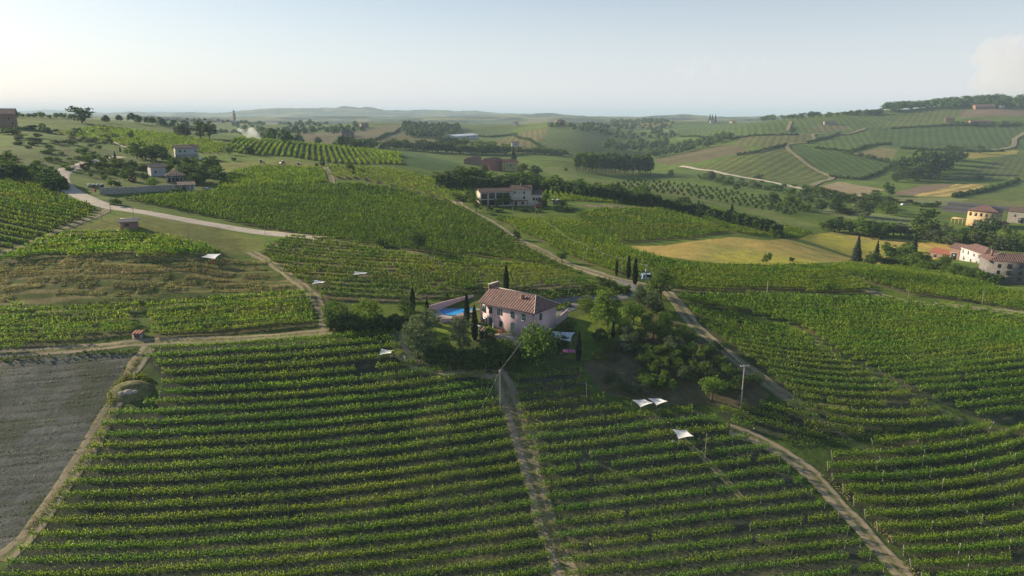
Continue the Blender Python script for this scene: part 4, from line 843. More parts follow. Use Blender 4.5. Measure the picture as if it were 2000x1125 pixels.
wood([(500,262),(560,256),(640,252),(600,268),(560,284),(520,278)], 60, 14, 'leaf_dark', 'hazy trees on the slopes behind the smoke')
line_trees([(0,228),(60,229),(140,232)], 12, 9, 'tree on the far left skyline', 'trees on the far left skyline')
line_trees([(1570,382),(1640,394),(1700,400),(1740,420)], 16, 20, 'valley tree between the planted slope and the ponds', 'trees between the planted slope and the ponds', wf=1.35)
line_trees([(1610,450),(1700,458),(1780,462),(1850,478)], 18, 24, 'lush tree behind the golden meadow and the conifers', 'lush trees behind the golden meadow', ('leaf_mid', 'leaf_bright', 'leaf_grey'), kind='tall', wf=1.9)
line_trees([(1700,516),(1780,524),(1860,538),(1925,552)], 20, 20, 'garden tree along the crest above the right hill vineyard', 'garden trees along the crest', ('leaf_mid', 'leaf_dark', 'leaf_bright'), wf=1.3)
line_trees([(1850,480),(1930,486),(2010,494)], 14, 28, 'tall lush tree between the grey house and the ochre building', 'trees before the ochre building', ('leaf_mid', 'leaf_grey', 'leaf_dark'), kind='tall', wf=1.7)
line_trees([(1380,352),(1500,372),(1600,400),(1660,420)], 16, 14, 'stream side tree below the valley road', 'trees below the valley road', ('leaf_mid', 'leaf_dark', 'leaf_grey'), kind='bush', wf=1.4)  # stream side trees planted with the bush shape and bush name
line_trees([(1650,300),(1700,310),(1745,322)], 8, 9, 'small tree on the scrubby hollow of the right hill', 'scrub trees of the right hill')
line_trees([(1860,244),(1920,248),(1990,246)], 12, 9, 'dark tree beside the long low farm on the far hill', 'trees beside the far hill farm')
wood([(1720,218),(1760,206),(1820,198),(1900,196),(2080,206),(2080,214),(1880,213),(1800,214),(1740,222)], 520, 22, 'leaf_dark', 'dark wood covering the top of the right hill')
wood([(200,238),(300,236),(420,238),(500,240),(520,250),(440,262),(330,250),(220,246)], 360, 12, 'leaf_dark', 'hazy blue wooded ridge around the distant village')
wood([(540,242),(640,242),(640,250),(560,252)], 120, 14, 'leaf_dark', 'hazy wood on the ridge behind the smoke')
wood([(780,246),(900,250),(900,256),(800,270)], 160, 14, 'leaf_dark', 'hazy wood on the flank of the brown hill')
wood([(1190,238),(1250,236),(1320,244),(1320,252),(1200,252)], 120, 14, 'leaf_dark', 'hazy wood beyond the central hill')
print('trees', ntree)
# ---------------------------------------------------------------- roads and tracks, draped on the ground
M['road'] = plain('pale_gravel_asphalt', (.54, .46, .37), .9, .2, .35)
M['asphalt'] = plain('grey_drive', (.22, .21, .20), .85, .25, .6)
def track_mat():
    m, n, l, b = new_mat('dirt_track'); at_ = n.new('ShaderNodeAttribute'); at_.attribute_name = 'across'
    g = n.new('ShaderNodeNewGeometry'); f = noise(n, l, .9, 5, g.outputs['Position'], .7); f3 = noise(n, l, .12, 3, g.outputs['Position'])
    a = n.new('ShaderNodeMath'); a.operation = 'MULTIPLY_ADD'; a.inputs[1].default_value = 1.3; l.new(f, a.inputs[0]); l.new(at_.outputs['Fac'], a.inputs[2])
    dirt = mixc(n, l, ramp(n, l, f3, .35, .65), (.24, .195, .135), (.35, .285, .195))
    l.new(mixc(n, l, ramp(n, l, a.outputs[0], .62, 1.35), mixc(n, l, ramp(n, l, f, .4, .6), (.10, .13, .04), (.22, .19, .085)), dirt), b.inputs['Base Color'])
    b.inputs['Roughness'].default_value = .95; b.inputs['Specular IOR Level'].default_value = .1; return m
M['track'] = track_mat()
M['strip'] = plain('grassy_strip', (.20, .20, .075), .95, .45, .5)
def ribbon(name, pts, width, mat, label, lift=.07, ragged=.38, wpts=None):
    W = np.array([at(*p)[:2] for p in pts]) if wpts is None else np.array(wpts)
    L = np.r_[0, np.cumsum(np.linalg.norm(np.diff(W, axis=0), axis=1))]; s = np.arange(0, L[-1], 1.2)
    x = pchip(L, W[:, 0], s); y = pchip(L, W[:, 1], s); d = np.c_[np.gradient(x), np.gradient(y)]; d /= np.linalg.norm(d, axis=1)[:, None]; nn = np.c_[-d[:, 1], d[:, 0]]
    k = 11; u = np.linspace(-.5, .5, k); wv = width*(1+ragged*fbm(s/6, s*0+len(pts), 5, 3)); wr = width*(1+ragged*fbm(s/6, s*0+len(pts)+9, 6, 3))
    ww = np.where(u[None, :] < 0, wv[:, None], wr[:, None])
    X_ = x[:, None]+nn[:, :1]*u*ww; Y_ = y[:, None]+nn[:, 1:]*u*ww; Z_ = height(X_, Y_)+lift*np.clip(Y_/250, 1, 6); Z_[:, 0] -= .3; Z_[:, -1] -= .3
    V = np.stack([X_, Y_, Z_], -1).reshape(-1, 3); i = np.arange(len(s)*k).reshape(len(s), k)
    Fq = np.stack([i[:-1, :-1], i[:-1, 1:], i[1:, 1:], i[1:, :-1]], -1).reshape(-1, 4)
    ac = np.tile(np.exp(-((np.abs(u)-.24)/.11)**2), len(s))
    o = mesh_np(name, V, Fq, mat, smooth_=True, attrs={'across': ('FLOAT', ac)}); tag(o, label, None, None, 'structure'); return o
ribbon('road', [(236,306),(210,311),(182,316),(152,324),(128,333),(118,345),(124,360),(152,379),(190,396),(220,405),(300,418),(370,431),(440,443),(520,455),(600,462),(630,466)], 8, M['road'], 'pale country road curving down past the hillside houses', ragged=.05)
ribbon('path', [(180,262),(205,274),(230,281),(252,288)], 5, M['road'], 'pale lane among the vines on the left hillside')
ribbon('path', [(630,466),(700,478),(760,486),(830,496),(900,503)], 3, M['strip'], 'grassy path between two vineyards')
ribbon('dirt_road', [(862,380),(885,388),(905,405),(960,435),(1010,468),(1060,491),(1110,516),(1160,532),(1205,546),(1245,554),(1290,564)], 6, M['track'], 'dirt road from the long farmhouse to the villa gate')
ribbon('dirt_road', [(1275,556),(1298,566),(1322,590),(1345,622),(1378,655),(1430,697),(1500,748),(1570,796)], 4.5, M['track'], 'dirt track down the right side of the orchard')
ribbon('driveway', [(1205,548),(1235,558),(1245,568),(1225,578),(1180,583),(1130,583),(1092,588),(1076,600),(1086,612),(1106,605),(1132,594)], 4.2, M['asphalt'], 'curved grey driveway of the pink villa', ragged=.03)
ribbon('dirt_road', [(975,728),(992,770),(1018,850),(1040,920),(1060,1000),(1082,1060),(1108,1130),(1125,1200)], 5.4, M['track'], 'dirt track down the middle between two vineyards')
ribbon('dirt_road', [(1425,838),(1470,852),(1508,872),(1545,895),(1585,925),(1640,985),(1700,1050),(1765,1125),(1820,1200)], 4.2, M['track'], 'dirt track at lower right between two vineyards')
ribbon('dirt_road', [(-40,694),(70,688),(150,682),(290,668),(450,662),(560,655),(640,648),(720,642)], 4.2, M['track'], 'farm track between the terraces and the lower left vineyard')
ribbon('dirt_road', [(640,650),(636,620),(605,572),(560,535),(515,505),(490,492)], 4, M['track'], 'farm track climbing beside the hedge')
ribbon('dirt_road', [(292,676),(262,720),(222,790),(185,855),(122,955),(55,1045),(-10,1105)], 5, M['track'], 'rough dirt edge of the tilled field')
ribbon('dirt_road', [(772,646),(785,690),(828,718),(930,724),(985,735)], 5, M['track'], 'dirt path round the foot of the villa garden')
ribbon('dirt_road', [(1600,530),(1680,560),(1760,587),(1850,596),(1940,606),(2040,618)], 5.5, M['track'], 'dirt track between the hill vineyards at right')
ribbon('path', [(-20,506),(60,474),(130,446),(190,422),(215,408)], 3.5, M['track'], 'pale footpath from the left edge to the road')
ribbon('path', [(1300,566),(1400,575),(1500,576),(1620,577),(1740,583)], 3.2, M['strip'], 'grassy track above the hedge on the right hill')
ribbon('path', [(636,326),(646,345),(652,364)], 4, M['track'], 'grassy path at the head of the vineyard')
ribbon('road', [(1330,325),(1400,336),(1480,351),(1560,367),(1620,378),(1690,384)], 8, M['road'], 'valley road below the right hillside', .2, .05)
ribbon('path', [(1536,283),(1545,297),(1575,320),(1622,345),(1600,357),(1585,364)], 7, M['track'], 'pale farm path over the striped hill', .25)
ribbon('path', [(1690,252),(1640,262),(1600,262),(1590,272),(1575,280),(1536,283),(1480,298),(1440,304)], 7, M['track'], 'pale farm path along the hill shoulder', .25)
ribbon('path', [(2010,255),(1985,270),(1968,290),(1900,296)], 8, M['track'], 'pale farm path at the far right hillside', .25)
ribbon('path', [(1545,238),(1538,256)], 7, M['track'], 'straight path up the far hill', .25)
ribbon('path', [(1430,690),(1520,770),(1560,790),(1660,800)], 2.6, M['strip'], 'grassy strip across the right hill vineyard', .05)
ribbon('path', [(1585,660),(1640,704),(1720,745),(1800,786),(1890,830)], 3.4, M['strip'], 'grassy diagonal strip between hill vineyards', .05)
ribbon('path', [(1325,850),(1370,890),(1420,940),(1460,985)], 1.8, M['track'], 'faint dry strip through the middle vineyard', .05)
# ---------------------------------------------------------------- building kit
def tile_mat(name, c, c2, sc=1.25):
    m, n, l, b = new_mat(name); g = n.new('ShaderNodeNewGeometry'); tc = n.new('ShaderNodeTexCoord')
    cr = n.new('ShaderNodeVectorMath'); cr.operation = 'CROSS_PRODUCT'; l.new(g.outputs['True Normal'], cr.inputs[0]); cr.inputs[1].default_value = (0, 0, 1)
    nr = n.new('ShaderNodeVectorMath'); nr.operation = 'NORMALIZE'; l.new(cr.outputs[0], nr.inputs[0])
    d = n.new('ShaderNodeVectorMath'); d.operation = 'DOT_PRODUCT'; l.new(nr.outputs[0], d.inputs[0]); l.new(g.outputs['Position'], d.inputs[1])
    mm = n.new('ShaderNodeMath'); mm.operation = 'MULTIPLY'; mm.inputs[1].default_value = 2*math.pi*sc; l.new(d.outputs['Value'], mm.inputs[0])
    s = n.new('ShaderNodeMath'); s.operation = 'SINE'; l.new(mm.outputs[0], s.inputs[0])
    f = noise(n, l, 1.1, 6, tc.outputs['Object'], .85)
    cc = mixc(n, l, ramp(n, l, f, .36, .62), c2, c); cc = mixc(n, l, ramp(n, l, s.outputs[0], -.2, -.95), cc, tuple(v*.35 for v in c))
    l.new(cc, b.inputs['Base Color']); b.inputs['Roughness'].default_value = .85
    bp = n.new('ShaderNodeBump'); bp.inputs['Strength'].default_value = .8; bp.inputs['Distance'].default_value = .08; l.new(s.outputs[0], bp.inputs['Height']); l.new(bp.outputs[0], b.inputs['Normal']); return m
M['tile'] = tile_mat('terracotta_tiles', (.27, .15, .12), (.09, .058, .055)); M['tile_brown'] = tile_mat('brown_tiles', (.17, .11, .09), (.09, .07, .06)); M['tile_red'] = tile_mat('red_tiles', (.40, .13, .08), (.24, .09, .06))
M['pink'] = plain('pink_plaster', (.60, .43, .43), .9, .12, .6); M['white_wall'] = plain('white_plaster', (.46, .46, .47), .9, .12, .5); M['grey_wall'] = plain('grey_plaster', (.33, .31, .28), .9, .25, .5)
M['shade_wall'] = plain('shaded_grey_plaster', (.21, .20, .19), .9, .3, .5); M['cream_wall'] = plain('cream_plaster', (.56, .51, .44), .9, .25, .5); M['yellow_wall'] = plain('yellow_plaster', (.48, .40, .16), .9, .15, .5); M['ochre_wall'] = plain('ochre_plaster', (.52, .38, .21), .9, .15, .5); M['red_wall'] = plain('dark_red_plaster', (.36, .14, .14), .9, .2, .5)  # shade wall: grey plaster darkened in colour for a facade turned from the sun
M['brick'] = plain('old_brick', (.30, .19, .14), .95, .35, 3); M['stone'] = plain('rough_stone', (.42, .39, .34), .95, .5, 1.6); M['shutter'] = plain('dark_green_shutter', (.03, .085, .065), .6, .2, 3)
M['shutter_brown'] = plain('brown_shutter', (.10, .06, .045), .7, .2, 3); M['glass'] = plain('dark_window_glass', (.03, .035, .04), .12, .2, 1, .6); M['frame'] = plain('white_frame', (.6, .58, .55), .6, .1, 3)
M['cloth'] = plain('white_sail_cloth', (.66, .67, .68), .8, .06, 2); M['metal'] = plain('grey_metal', (.35, .36, .38), .4, .3, 2, .5, metal=.6); M['white'] = plain('white_paint', (.75, .75, .75), .4, .05, 2, .5)
M['gutter'] = plain('dark_copper_gutter', (.10, .06, .05), .6, .3, 3); M['paving'] = plain('pale_paving', (.46, .41, .36), .9, .2, 1.2); M['darkroof'] = plain('dark_sheet_roof', (.09, .09, .10), .6, .3, 1)
M['redcloth'] = plain('red_cloth', (.45, .05, .05), .8, .2, 4); M['pinkcloth'] = plain('pink_cloth', (.70, .22, .50), .8, .2, 4); M['skin'] = plain('skin', (.45, .28, .20), .6, .1, 5); M['hair'] = plain('dark_hair', (.03, .02, .015), .7, .2, 8)
M['rubber'] = plain('black_rubber', (.02, .02, .02), .8, .2, 5); M['bluecar'] = plain('pale_blue_paint', (.25, .36, .48), .3, .05, 2, .6)
def bx(x0, x1, y0, y1, z0, z1):
    V = np.array([(x, y, z) for z in (z0, z1) for y in (y0, y1) for x in (x0, x1)], float)
    return V, np.array([(0, 2, 3, 1), (4, 5, 7, 6), (0, 1, 5, 4), (2, 6, 7, 3), (0, 4, 6, 2), (1, 3, 7, 5)])
def part(name, shapes, mat, parent, loc=None, rot=None):
    V, Fq = join(shapes); o = mesh_np(name, V, Fq, mat, parent=parent)
    if loc is not None: o.location = loc
    if rot is not None: o.rotation_euler = rot
    return o
def poly(name, V, faces, mat, parent=None):
    me = bpy.data.meshes.new(name); me.from_pydata([tuple(v) for v in V], [], faces); me.materials.append(mat); me.update()
    o = bpy.data.objects.new(name, me); col.objects.link(o); o.parent = parent; return o
def roof(kind, L, D, h, rise, over, mat, parent, z0=0, x0=0, y0=0):
    a, b_, c, d = x0-over, x0+L+over, y0-over, y0+D+over; t = .16; z = h+z0-over*rise/(D/2+over)*.0
    if kind == 'hip':
        r = min((b_-a), (d-c))/2
        R1, R2 = ((a+r, (c+d)/2), (b_-r, (c+d)/2)) if (b_-a) > (d-c) else (((a+b_)/2, c+r), ((a+b_)/2, d-r))
    elif kind == 'gable': R1, R2 = (a, (c+d)/2), (b_, (c+d)/2)
    else: R1, R2 = (a, d), (b_, d)          # lean-to, high at the back
    base = [(a, c), (b_, c), (b_, d), (a, d)]
    V = [(x, y, z) for x, y in base]+[(R1[0], R1[1], z+rise), (R2[0], R2[1], z+rise)]
    V += [(x, y, z-t) for x, y in base]+[(R1[0], R1[1], z+rise-t), (R2[0], R2[1], z+rise-t)]
    if kind == 'hip' and (b_-a) <= (d-c): f = [(0, 1, 4), (1, 2, 5, 4), (2, 3, 5), (3, 0, 4, 5)]
    else: f = [(0, 1, 5, 4), (1, 2, 5), (2, 3, 4, 5), (3, 0, 4)]
    if kind != 'hip': f = [(0, 1, 5, 4), (2, 3, 4, 5)]
    fs = list(f)+[tuple(i+6 for i in reversed(q)) for q in f]+[(i, (i+1) % 4, (i+1) % 4+6, i+6)[::-1] for i in range(4)]
    if kind != 'hip': fs = fs[:4]+[(0, 6, 7, 1), (2, 8, 9, 3), (1, 7, 11, 5), (5, 11, 8, 2), (3, 9, 10, 4), (4, 10, 6, 0)]
    return poly('roof', V, fs, mat, parent)
def gable_wall(L, D, h, rise, low=-1.5):
    V = [(0, 0, low), (L, 0, low), (L, D, low), (0, D, low), (0, 0, h), (L, 0, h), (L, D, h), (0, D, h), (0, D/2, h+rise), (L, D/2, h+rise)]
    return V, [(0, 1, 5, 4), (2, 3, 7, 6), (1, 2, 6, 9, 5), (3, 0, 4, 8, 7), (0, 3, 2, 1), (4, 5, 9, 8), (6, 7, 8, 9)]
def window(parent, face, x, z, w_, h_, L, D, style='shut', mat=None, arch=False):
    """a window or door on one face of the house: frame standing proud, pane or shutters"""
    nm = 'door' if style == 'door' else 'window'
    def plc(V):      # local u (along), v (out), z
        V = np.array(V, float); u, v, zz = V[:, 0]+x, V[:, 1], V[:, 2]+z
        if face == 'f': return np.c_[u, -v, zz]
        if face == 'r': return np.c_[L+v, u, zz]
        if face == 'l': return np.c_[-v, D-u, zz]
        return np.c_[L-u, D+v, zz]
    def P(name, shapes, m_, par):
        V, Fq = join(shapes); return mesh_np(name, plc(V), Fq, m_, parent=par)
    hw = w_/2
    if style == 'shut':
        o = P(nm, [bx(-hw, -.03, -.04, .06, 0, h_), bx(.03, hw, -.04, .06, 0, h_), bx(-.03, .03, -.04, .04, 0, h_)], mat or M['shutter'], parent)
        P('sill', [bx(-hw-.12, hw+.12, -.04, .12, -.1, -.01)], M['paving'], o)
    elif style == 'open':
        o = P(nm, [bx(-hw, -hw+.07, -.04, .05, 0, h_), bx(hw-.07, hw, -.04, .05, 0, h_), bx(-hw+.07, hw-.07, -.04, .05, 0, .07), bx(-hw+.07, hw-.07, -.04, .05, h_-.07, h_)], M['frame'], parent)
        P('pane', [bx(-hw+.07, hw-.07, -.03, .02, .07, h_-.07)], M['glass'], o)
        for s in (-1, 1): P('shutter', [bx(min(s*(hw+.02), s*(hw*2-.05)), max(s*(hw+.02), s*(hw*2-.05)), 0, .07, 0, h_)], mat or M['shutter'], o)
    elif style == 'pane':
        o = P(nm, [bx(-hw-.08, -hw, -.04, .05, 0, h_), bx(hw, hw+.08, -.04, .05, 0, h_), bx(-hw-.08, hw+.08, -.04, .06, h_, h_+.08), bx(-hw-.08, hw+.08, -.04, .08, -.08, 0)], mat or M['frame'], parent)
        P('pane', [bx(-hw, hw, -.03, .02, 0, h_)], M['glass'], o)
    else:
        if arch:
            V = []; prof = [(-hw, 0), (hw, 0)]+[(hw*math.cos(a), h_-hw+hw*1.15*math.sin(a)) for a in np.linspace(0, math.pi, 9)]
            k = len(prof); V = [(a, -.04, b_) for a, b_ in prof]+[(a, .07, b_) for a, b_ in prof]
            o = poly(nm, plc(V), [tuple(range(k)), tuple(range(2*k-1, k-1, -1))]+[(i, i+k, (i+1) % k+k, (i+1) % k) for i in range(k)], mat or M['shutter'], parent)
        else: o = P(nm, [bx(-hw, hw, -.04, .07, 0, h_)], mat or M['shutter'], parent)
        P('handle', [bx(hw-.25, hw-.15, .07, .12, 1.0, 1.1)], M['metal'], o)
    return o
def chimney(par, x, y, z, h=1.1, w_=.7, mat=None):
    part('chimney', [bx(x-w_/2, x+w_/2, y-w_/2, y+w_/2, z, z+h), bx(x-w_/2-.1, x+w_/2+.1, y-w_/2-.1, y+w_/2+.1, z+h, z+h+.12)], mat or M['brick'], par)
def plane_at(px, py, z):
    a, e = ray(px, py); Y = (z-ZC)/float(e); return Vector((float(a)*Y, Y, z))
def frame_of(A, B):
    d = (B-A); d.z = 0; return math.atan2(d.y, d.x), d.length
def house(name, label, cat, A, B, D, h, kind, rise, wall, rmat, wins=(), over=.5, low=-2.5, ch=()):
    """A and B: front corners on the ground in the photograph; D depth, h wall height"""
    A = at(*A) if not isinstance(A, Vector) else A; B = at(*B) if not isinstance(B, Vector) else B
    rz, L = frame_of(A, B); r = empty(name, A, rz); tag(r, label, cat)
    if kind == 'gable': V, f = gable_wall(L, D, h, rise, low); poly('wall', V, f, wall, r)
    else: part('wall', [bx(0, L, 0, D, low, h-.02)], wall, r)
    rf = roof(kind, L, D, h+.02 if kind != 'gable' else h+.05, rise, over, rmat, r)
    for (cx, cy) in ch: chimney(rf, cx*L, cy*D, h+rise*.45, rise*.55+.9)
    for w_ in wins:
        fc, u, z, ww, hh, stl = w_[:6]; S = L if fc in 'fb' else D
        window(r, fc, u*S, z, ww, hh, L, D, stl, w_[6] if len(w_) > 6 else None, len(w_) > 7)
    return r, L, D
# ---- the pink villa
zv = at(985, 650).z; A = plane_at(938, 588.5, zv+6.7); B = plane_at(1042.5, 610.5, zv+6.7); Cc = plane_at(1078, 592.5, zv+6.7)
A.z = zv; B.z = zv; Dv = (Cc-B).to_2d().length
rz, L = frame_of(A, B); villa = empty('villa', A, rz); tag(villa, 'pink two storey villa with a red tiled hipped roof and green shutters', 'house')
Dv = max(9.0, min(Dv, 12)); part('wall', [bx(0, L, 0, Dv, -4, 6.68)], M['pink'], villa)
rise = 3.0; rin = 2.9; o_ = .7; t_ = .16; x0, x1, y0, y1 = -.25, L+o_, -o_, Dv+o_; zt = 6.72
Vt = [(x0, y0, zt), (x1, y0, zt), (x1, y1, zt), (x0, y1, zt), (x0, Dv/2, zt+rise), (L-rin, Dv/2, zt+rise)]
rf = poly('roof', Vt+[(a, b2, c-t_) for a, b2, c in Vt], [(0, 1, 5, 4), (1, 2, 5), (2, 3, 4, 5), (6, 10, 11, 7), (7, 11, 8), (8, 11, 10, 9), (0, 6, 7, 1), (1, 7, 8, 2), (2, 8, 9, 3), (3, 9, 10, 4), (4, 10, 6, 0)], M['tile'], villa); chimney(rf, L*.66, Dv*.3, 8.1, 1.5, .7, M['brick'])
poly('gable', [(.02, .02, 6.6), (.02, Dv-.02, 6.6), (.02, Dv/2, 6.6+rise-.1), (.3, .02, 6.6), (.3, Dv-.02, 6.6), (.3, Dv/2, 6.6+rise-.1)], [(0, 1, 2), (3, 5, 4), (0, 3, 4, 1), (1, 4, 5, 2), (2, 5, 3, 0)], M['pink'], villa)
part('ridge', [bx(-.2, L-rin+.1, Dv/2-.14, Dv/2+.14, zt+rise-.06, zt+rise+.12)], M['paving'], rf)
for yy in (y0, y1): part('hip_tile', [tube([(x1, yy, zt+.04), (L-rin, Dv/2, zt+rise+.04)], [.12, .12], 5)], M['paving'], rf)
part('gutter', [bx(-.78, L+.78, -.86, -.73, 6.5, 6.64), bx(L+.73, L+.86, -.72, Dv+.7, 6.5, 6.64)], M['gutter'], villa)
part('downpipe', [bx(L-.1, L+.02, -.16, -.03, -1.5, 6.5)], M['gutter'], villa); part('downpipe', [bx(.05, .17, -.16, -.03, -1.5, 6.5)], M['gutter'], villa)
for u, st_ in ((.07, 'shut'), (.2, 'shut'), (.375, 'open'), (.615, 'shut'), (.82, 'shut')): window(villa, 'f', u*L, 4.1, 1.15 if st_ == 'shut' else .8, 1.7, L, Dv, st_)
window(villa, 'f', .07*L, .9, 1.0, 1.7, L, Dv, 'open'); window(villa, 'f', .2*L, 0.0, 1.2, 2.9, L, Dv, 'door', None, True); window(villa, 'f', .395*L, 1.0, 1.0, 1.6, L, Dv, 'shut'); window(villa, 'f', .615*L, -.1, 1.2, 3.0, L, Dv, 'door', None, True)
window(villa, 'f', .86*L, .9, 1.1, 1.7, L, Dv, 'shut'); window(villa, 'r', .3*Dv, 4.1, 1.1, 1.7, L, Dv, 'shut')
tower = empty('wing_wall', A, rz); tag(tower, 'broad pink brick wing wall behind the left end of the villa roof', 'wall')  # brick wing wall rising past the left end of the ridge
part('wall', [bx(-.55, -.26, Dv*.5-.9, Dv*.5+3.2, 6.0, 10.5), bx(-.26, .5, Dv*.5-.5, Dv*.5+.6, 9.4, 10.5)], M['brick'], tower); part('cap', [bx(-.62, .57, Dv*.5-1.0, Dv*.5+3.3, 10.503, 10.62)], M['paving'], tower)
def vloc(x, y, z=0): c, s = math.cos(rz), math.sin(rz); return Vector((A.x+c*x-s*y, A.y+s*x+c*y, zv+z))
ter = empty('terrace', A, rz); tag(ter, 'pale paved terrace along the front of the pink villa', 'terrace')
part('paving', [bx(-.6, L+.5, -4.2, -.02, -2.6, -.06)], M['paving'], ter); part('kerb', [bx(-.75, L+.65, -4.35, -4.2, -2.6, .12)], M['pink'], ter)
# terrace furniture
def chair(loc, r, mat, label, group=None):
    o = empty('garden_chair', loc, r); tag(o, label, 'chair', group)
    part('seat', [bx(-.25, .25, -.25, .25, .42, .47)], mat, o); part('backrest', [bx(-.25, .25, .2, .25, .47, .95)], mat, o)
    for x in (-.22, .22):
        for y in (-.22, .22): part('leg', [bx(x-.02, x+.02, y-.02, y+.02, 0, .42)], mat, o)
def table(loc, r, mat, label, w_=1.6, d_=.9):
    o = empty('garden_table', loc, r); tag(o, label, 'table'); part('table_top', [bx(-w_/2, w_/2, -d_/2, d_/2, .7, .75)], mat, o)
    for x in (-w_/2+.08, w_/2-.08):
        for y in (-d_/2+.08, d_/2-.08): part('leg', [bx(x-.03, x+.03, y-.03, y+.03, 0, .7)], mat, o)
table(vloc(1.4, -2.2), rz, M['white'], 'white table at the left end of the villa terrace', 1.2)
for i, (x, y) in enumerate([(.5, -2.1), (2.3, -2.4), (1.4, -3.0)]): chair(vloc(x, y), rz+i*2, M['white'], 'white chair at the %s of the white terrace table' % ('left', 'right', 'near side')[i], 'white terrace chairs')
table(vloc(8.6, -2.0), rz, M['redcloth'], 'dark red table on the terrace right of the closed parasol', 2.2)
for i, x in enumerate((7.9, 8.7, 9.4)): chair(vloc(x, -2.9), rz, M['shutter_brown'], 'brown chair in front of the dark red table, %s one' % ('left', 'middle', 'right')[i], 'brown terrace chairs')
ps = empty('closed_parasol', vloc(6.3, -2.4)); tag(ps, 'closed white parasol standing on the villa terrace', 'parasol')
part('pole', [tube([(0, 0, 0), (0, 0, 2.6)], [.04, .03])], M['metal'], ps); part('canopy', [tube([(0, 0, .9), (0, 0, 1.2), (0, 0, 2.4), (0, 0, 2.7)], [.05, .22, .12, .02], 8)], M['cloth'], ps); part('foot', [bx(-.3, .3, -.3, .3, 0, .08)], M['paving'], ps)
# ---- pool behind a pink wall
zp = at(875, 618).z+.6
pc = [plane_at(*q, zp) for q in ((857, 606), (935, 590), (935, 602), (884, 616.5), (866, 615))]
c0 = sum(pc, Vector())/5; pool = empty('swimming_pool', c0); tag(pool, 'bright blue swimming pool on a walled deck left of the villa', 'swimming pool')
def grow(P, g_, z): return [((p-c0)*(1+g_/max((p-c0).length, .1))).to_2d().to_3d()+Vector((0, 0, z)) for p in P]
dk = grow(pc, 2.2, -.02); n5 = 5
poly('deck', dk+grow(pc, 2.2, -3), [(0, 1, 2, 3, 4)]+[(i, i+5, (i+1) % 5+5, (i+1) % 5) for i in range(5)], M['paving'], pool)
ri, ro_ = grow(pc, .02, .06), grow(pc, .45, .06); rb = grow(pc, .45, -.1); poly('coping', ri+ro_+rb, [(i, i+5, (i+1) % 5+5, (i+1) % 5) for i in range(5)]+[(i+5, i+10, (i+1) % 5+10, (i+1) % 5+5) for i in range(5)], M['white_wall'], pool)
wm, n_, l_, b_ = new_mat('pool_water'); g_ = n_.new('ShaderNodeNewGeometry'); l_.new(mixc(n_, l_, ramp(n_, l_, noise(n_, l_, .5, 3, g_.outputs['Position']), .3, .7), (.015, .24, .62), (.03, .36, .75)), b_.inputs['Base Color']); b_.inputs['Roughness'].default_value = .25; b_.inputs['Specular IOR Level'].default_value = .25
poly('water', grow(pc, .05, .03), [(0, 1, 2, 3, 4)], wm, pool)
def wall_run(name, label, pts, hgt, th, mat, z=None, cap=None):
    W = [at(*p) if z is None else plane_at(*p, z) for p in pts]; V = []; fs = []
    o = empty(name, W[0]); tag(o, label, 'wall')
    for i, p in enumerate(W):
        d = (W[min(i+1, len(W)-1)]-W[max(i-1, 0)]).to_2d().normalized(); nn = Vector((-d.y, d.x))*th/2; q = p-W[0]
        for s in (-1, 1):
            for zz in (-1.6, hgt): V.append((q.x+s*nn.x, q.y+s*nn.y, q.z+zz))
    for i in range(len(W)-1):
        a = i*4; b2 = a+4; fs += [(a, a+1, b2+1, b2), (a+2, b2+2, b2+3, a+3), (a+1, a+3, b2+3, b2+1)]
    fs += [(0, 2, 3, 1), (len(V)-4, len(V)-3, len(V)-1, len(V)-2)]
    poly('wall', V, fs, mat, o)
    if cap:
        V2 = []
        for i, p in enumerate(W):
            d = (W[min(i+1, len(W)-1)]-W[max(i-1, 0)]).to_2d().normalized(); nn = Vector((-d.y, d.x))*(th/2+.05); q = p-W[0]
            for s in (-1, 1):
                for zz in (hgt+.003, hgt+.1): V2.append((q.x+s*nn.x, q.y+s*nn.y, q.z+zz))
        poly('cap', V2, fs, cap, o)
    return o
wall_run('garden_wall', 'pink wall along the back of the swimming pool', [(838, 610), (870, 601), (905, 592), (925, 588)], 1.9, .3, M['pink'], zp)
wall_run('garden_wall', 'low pink wall along the front of the pool deck', [(860, 626), (885, 625), (915, 617)], .5, .3, M['pink'], zp-.5)
wall_run('garden_wall', 'pink retaining wall curving right of the villa', [(1076, 640), (1092, 632), (1108, 618)], 2.0, .3, M['pink'])
wall_run('retaining_wall', 'long rough stone wall below the hillside garden', [(196, 380), (250, 378), (310, 374), (352, 372)], 2.8, .6, M['stone'])
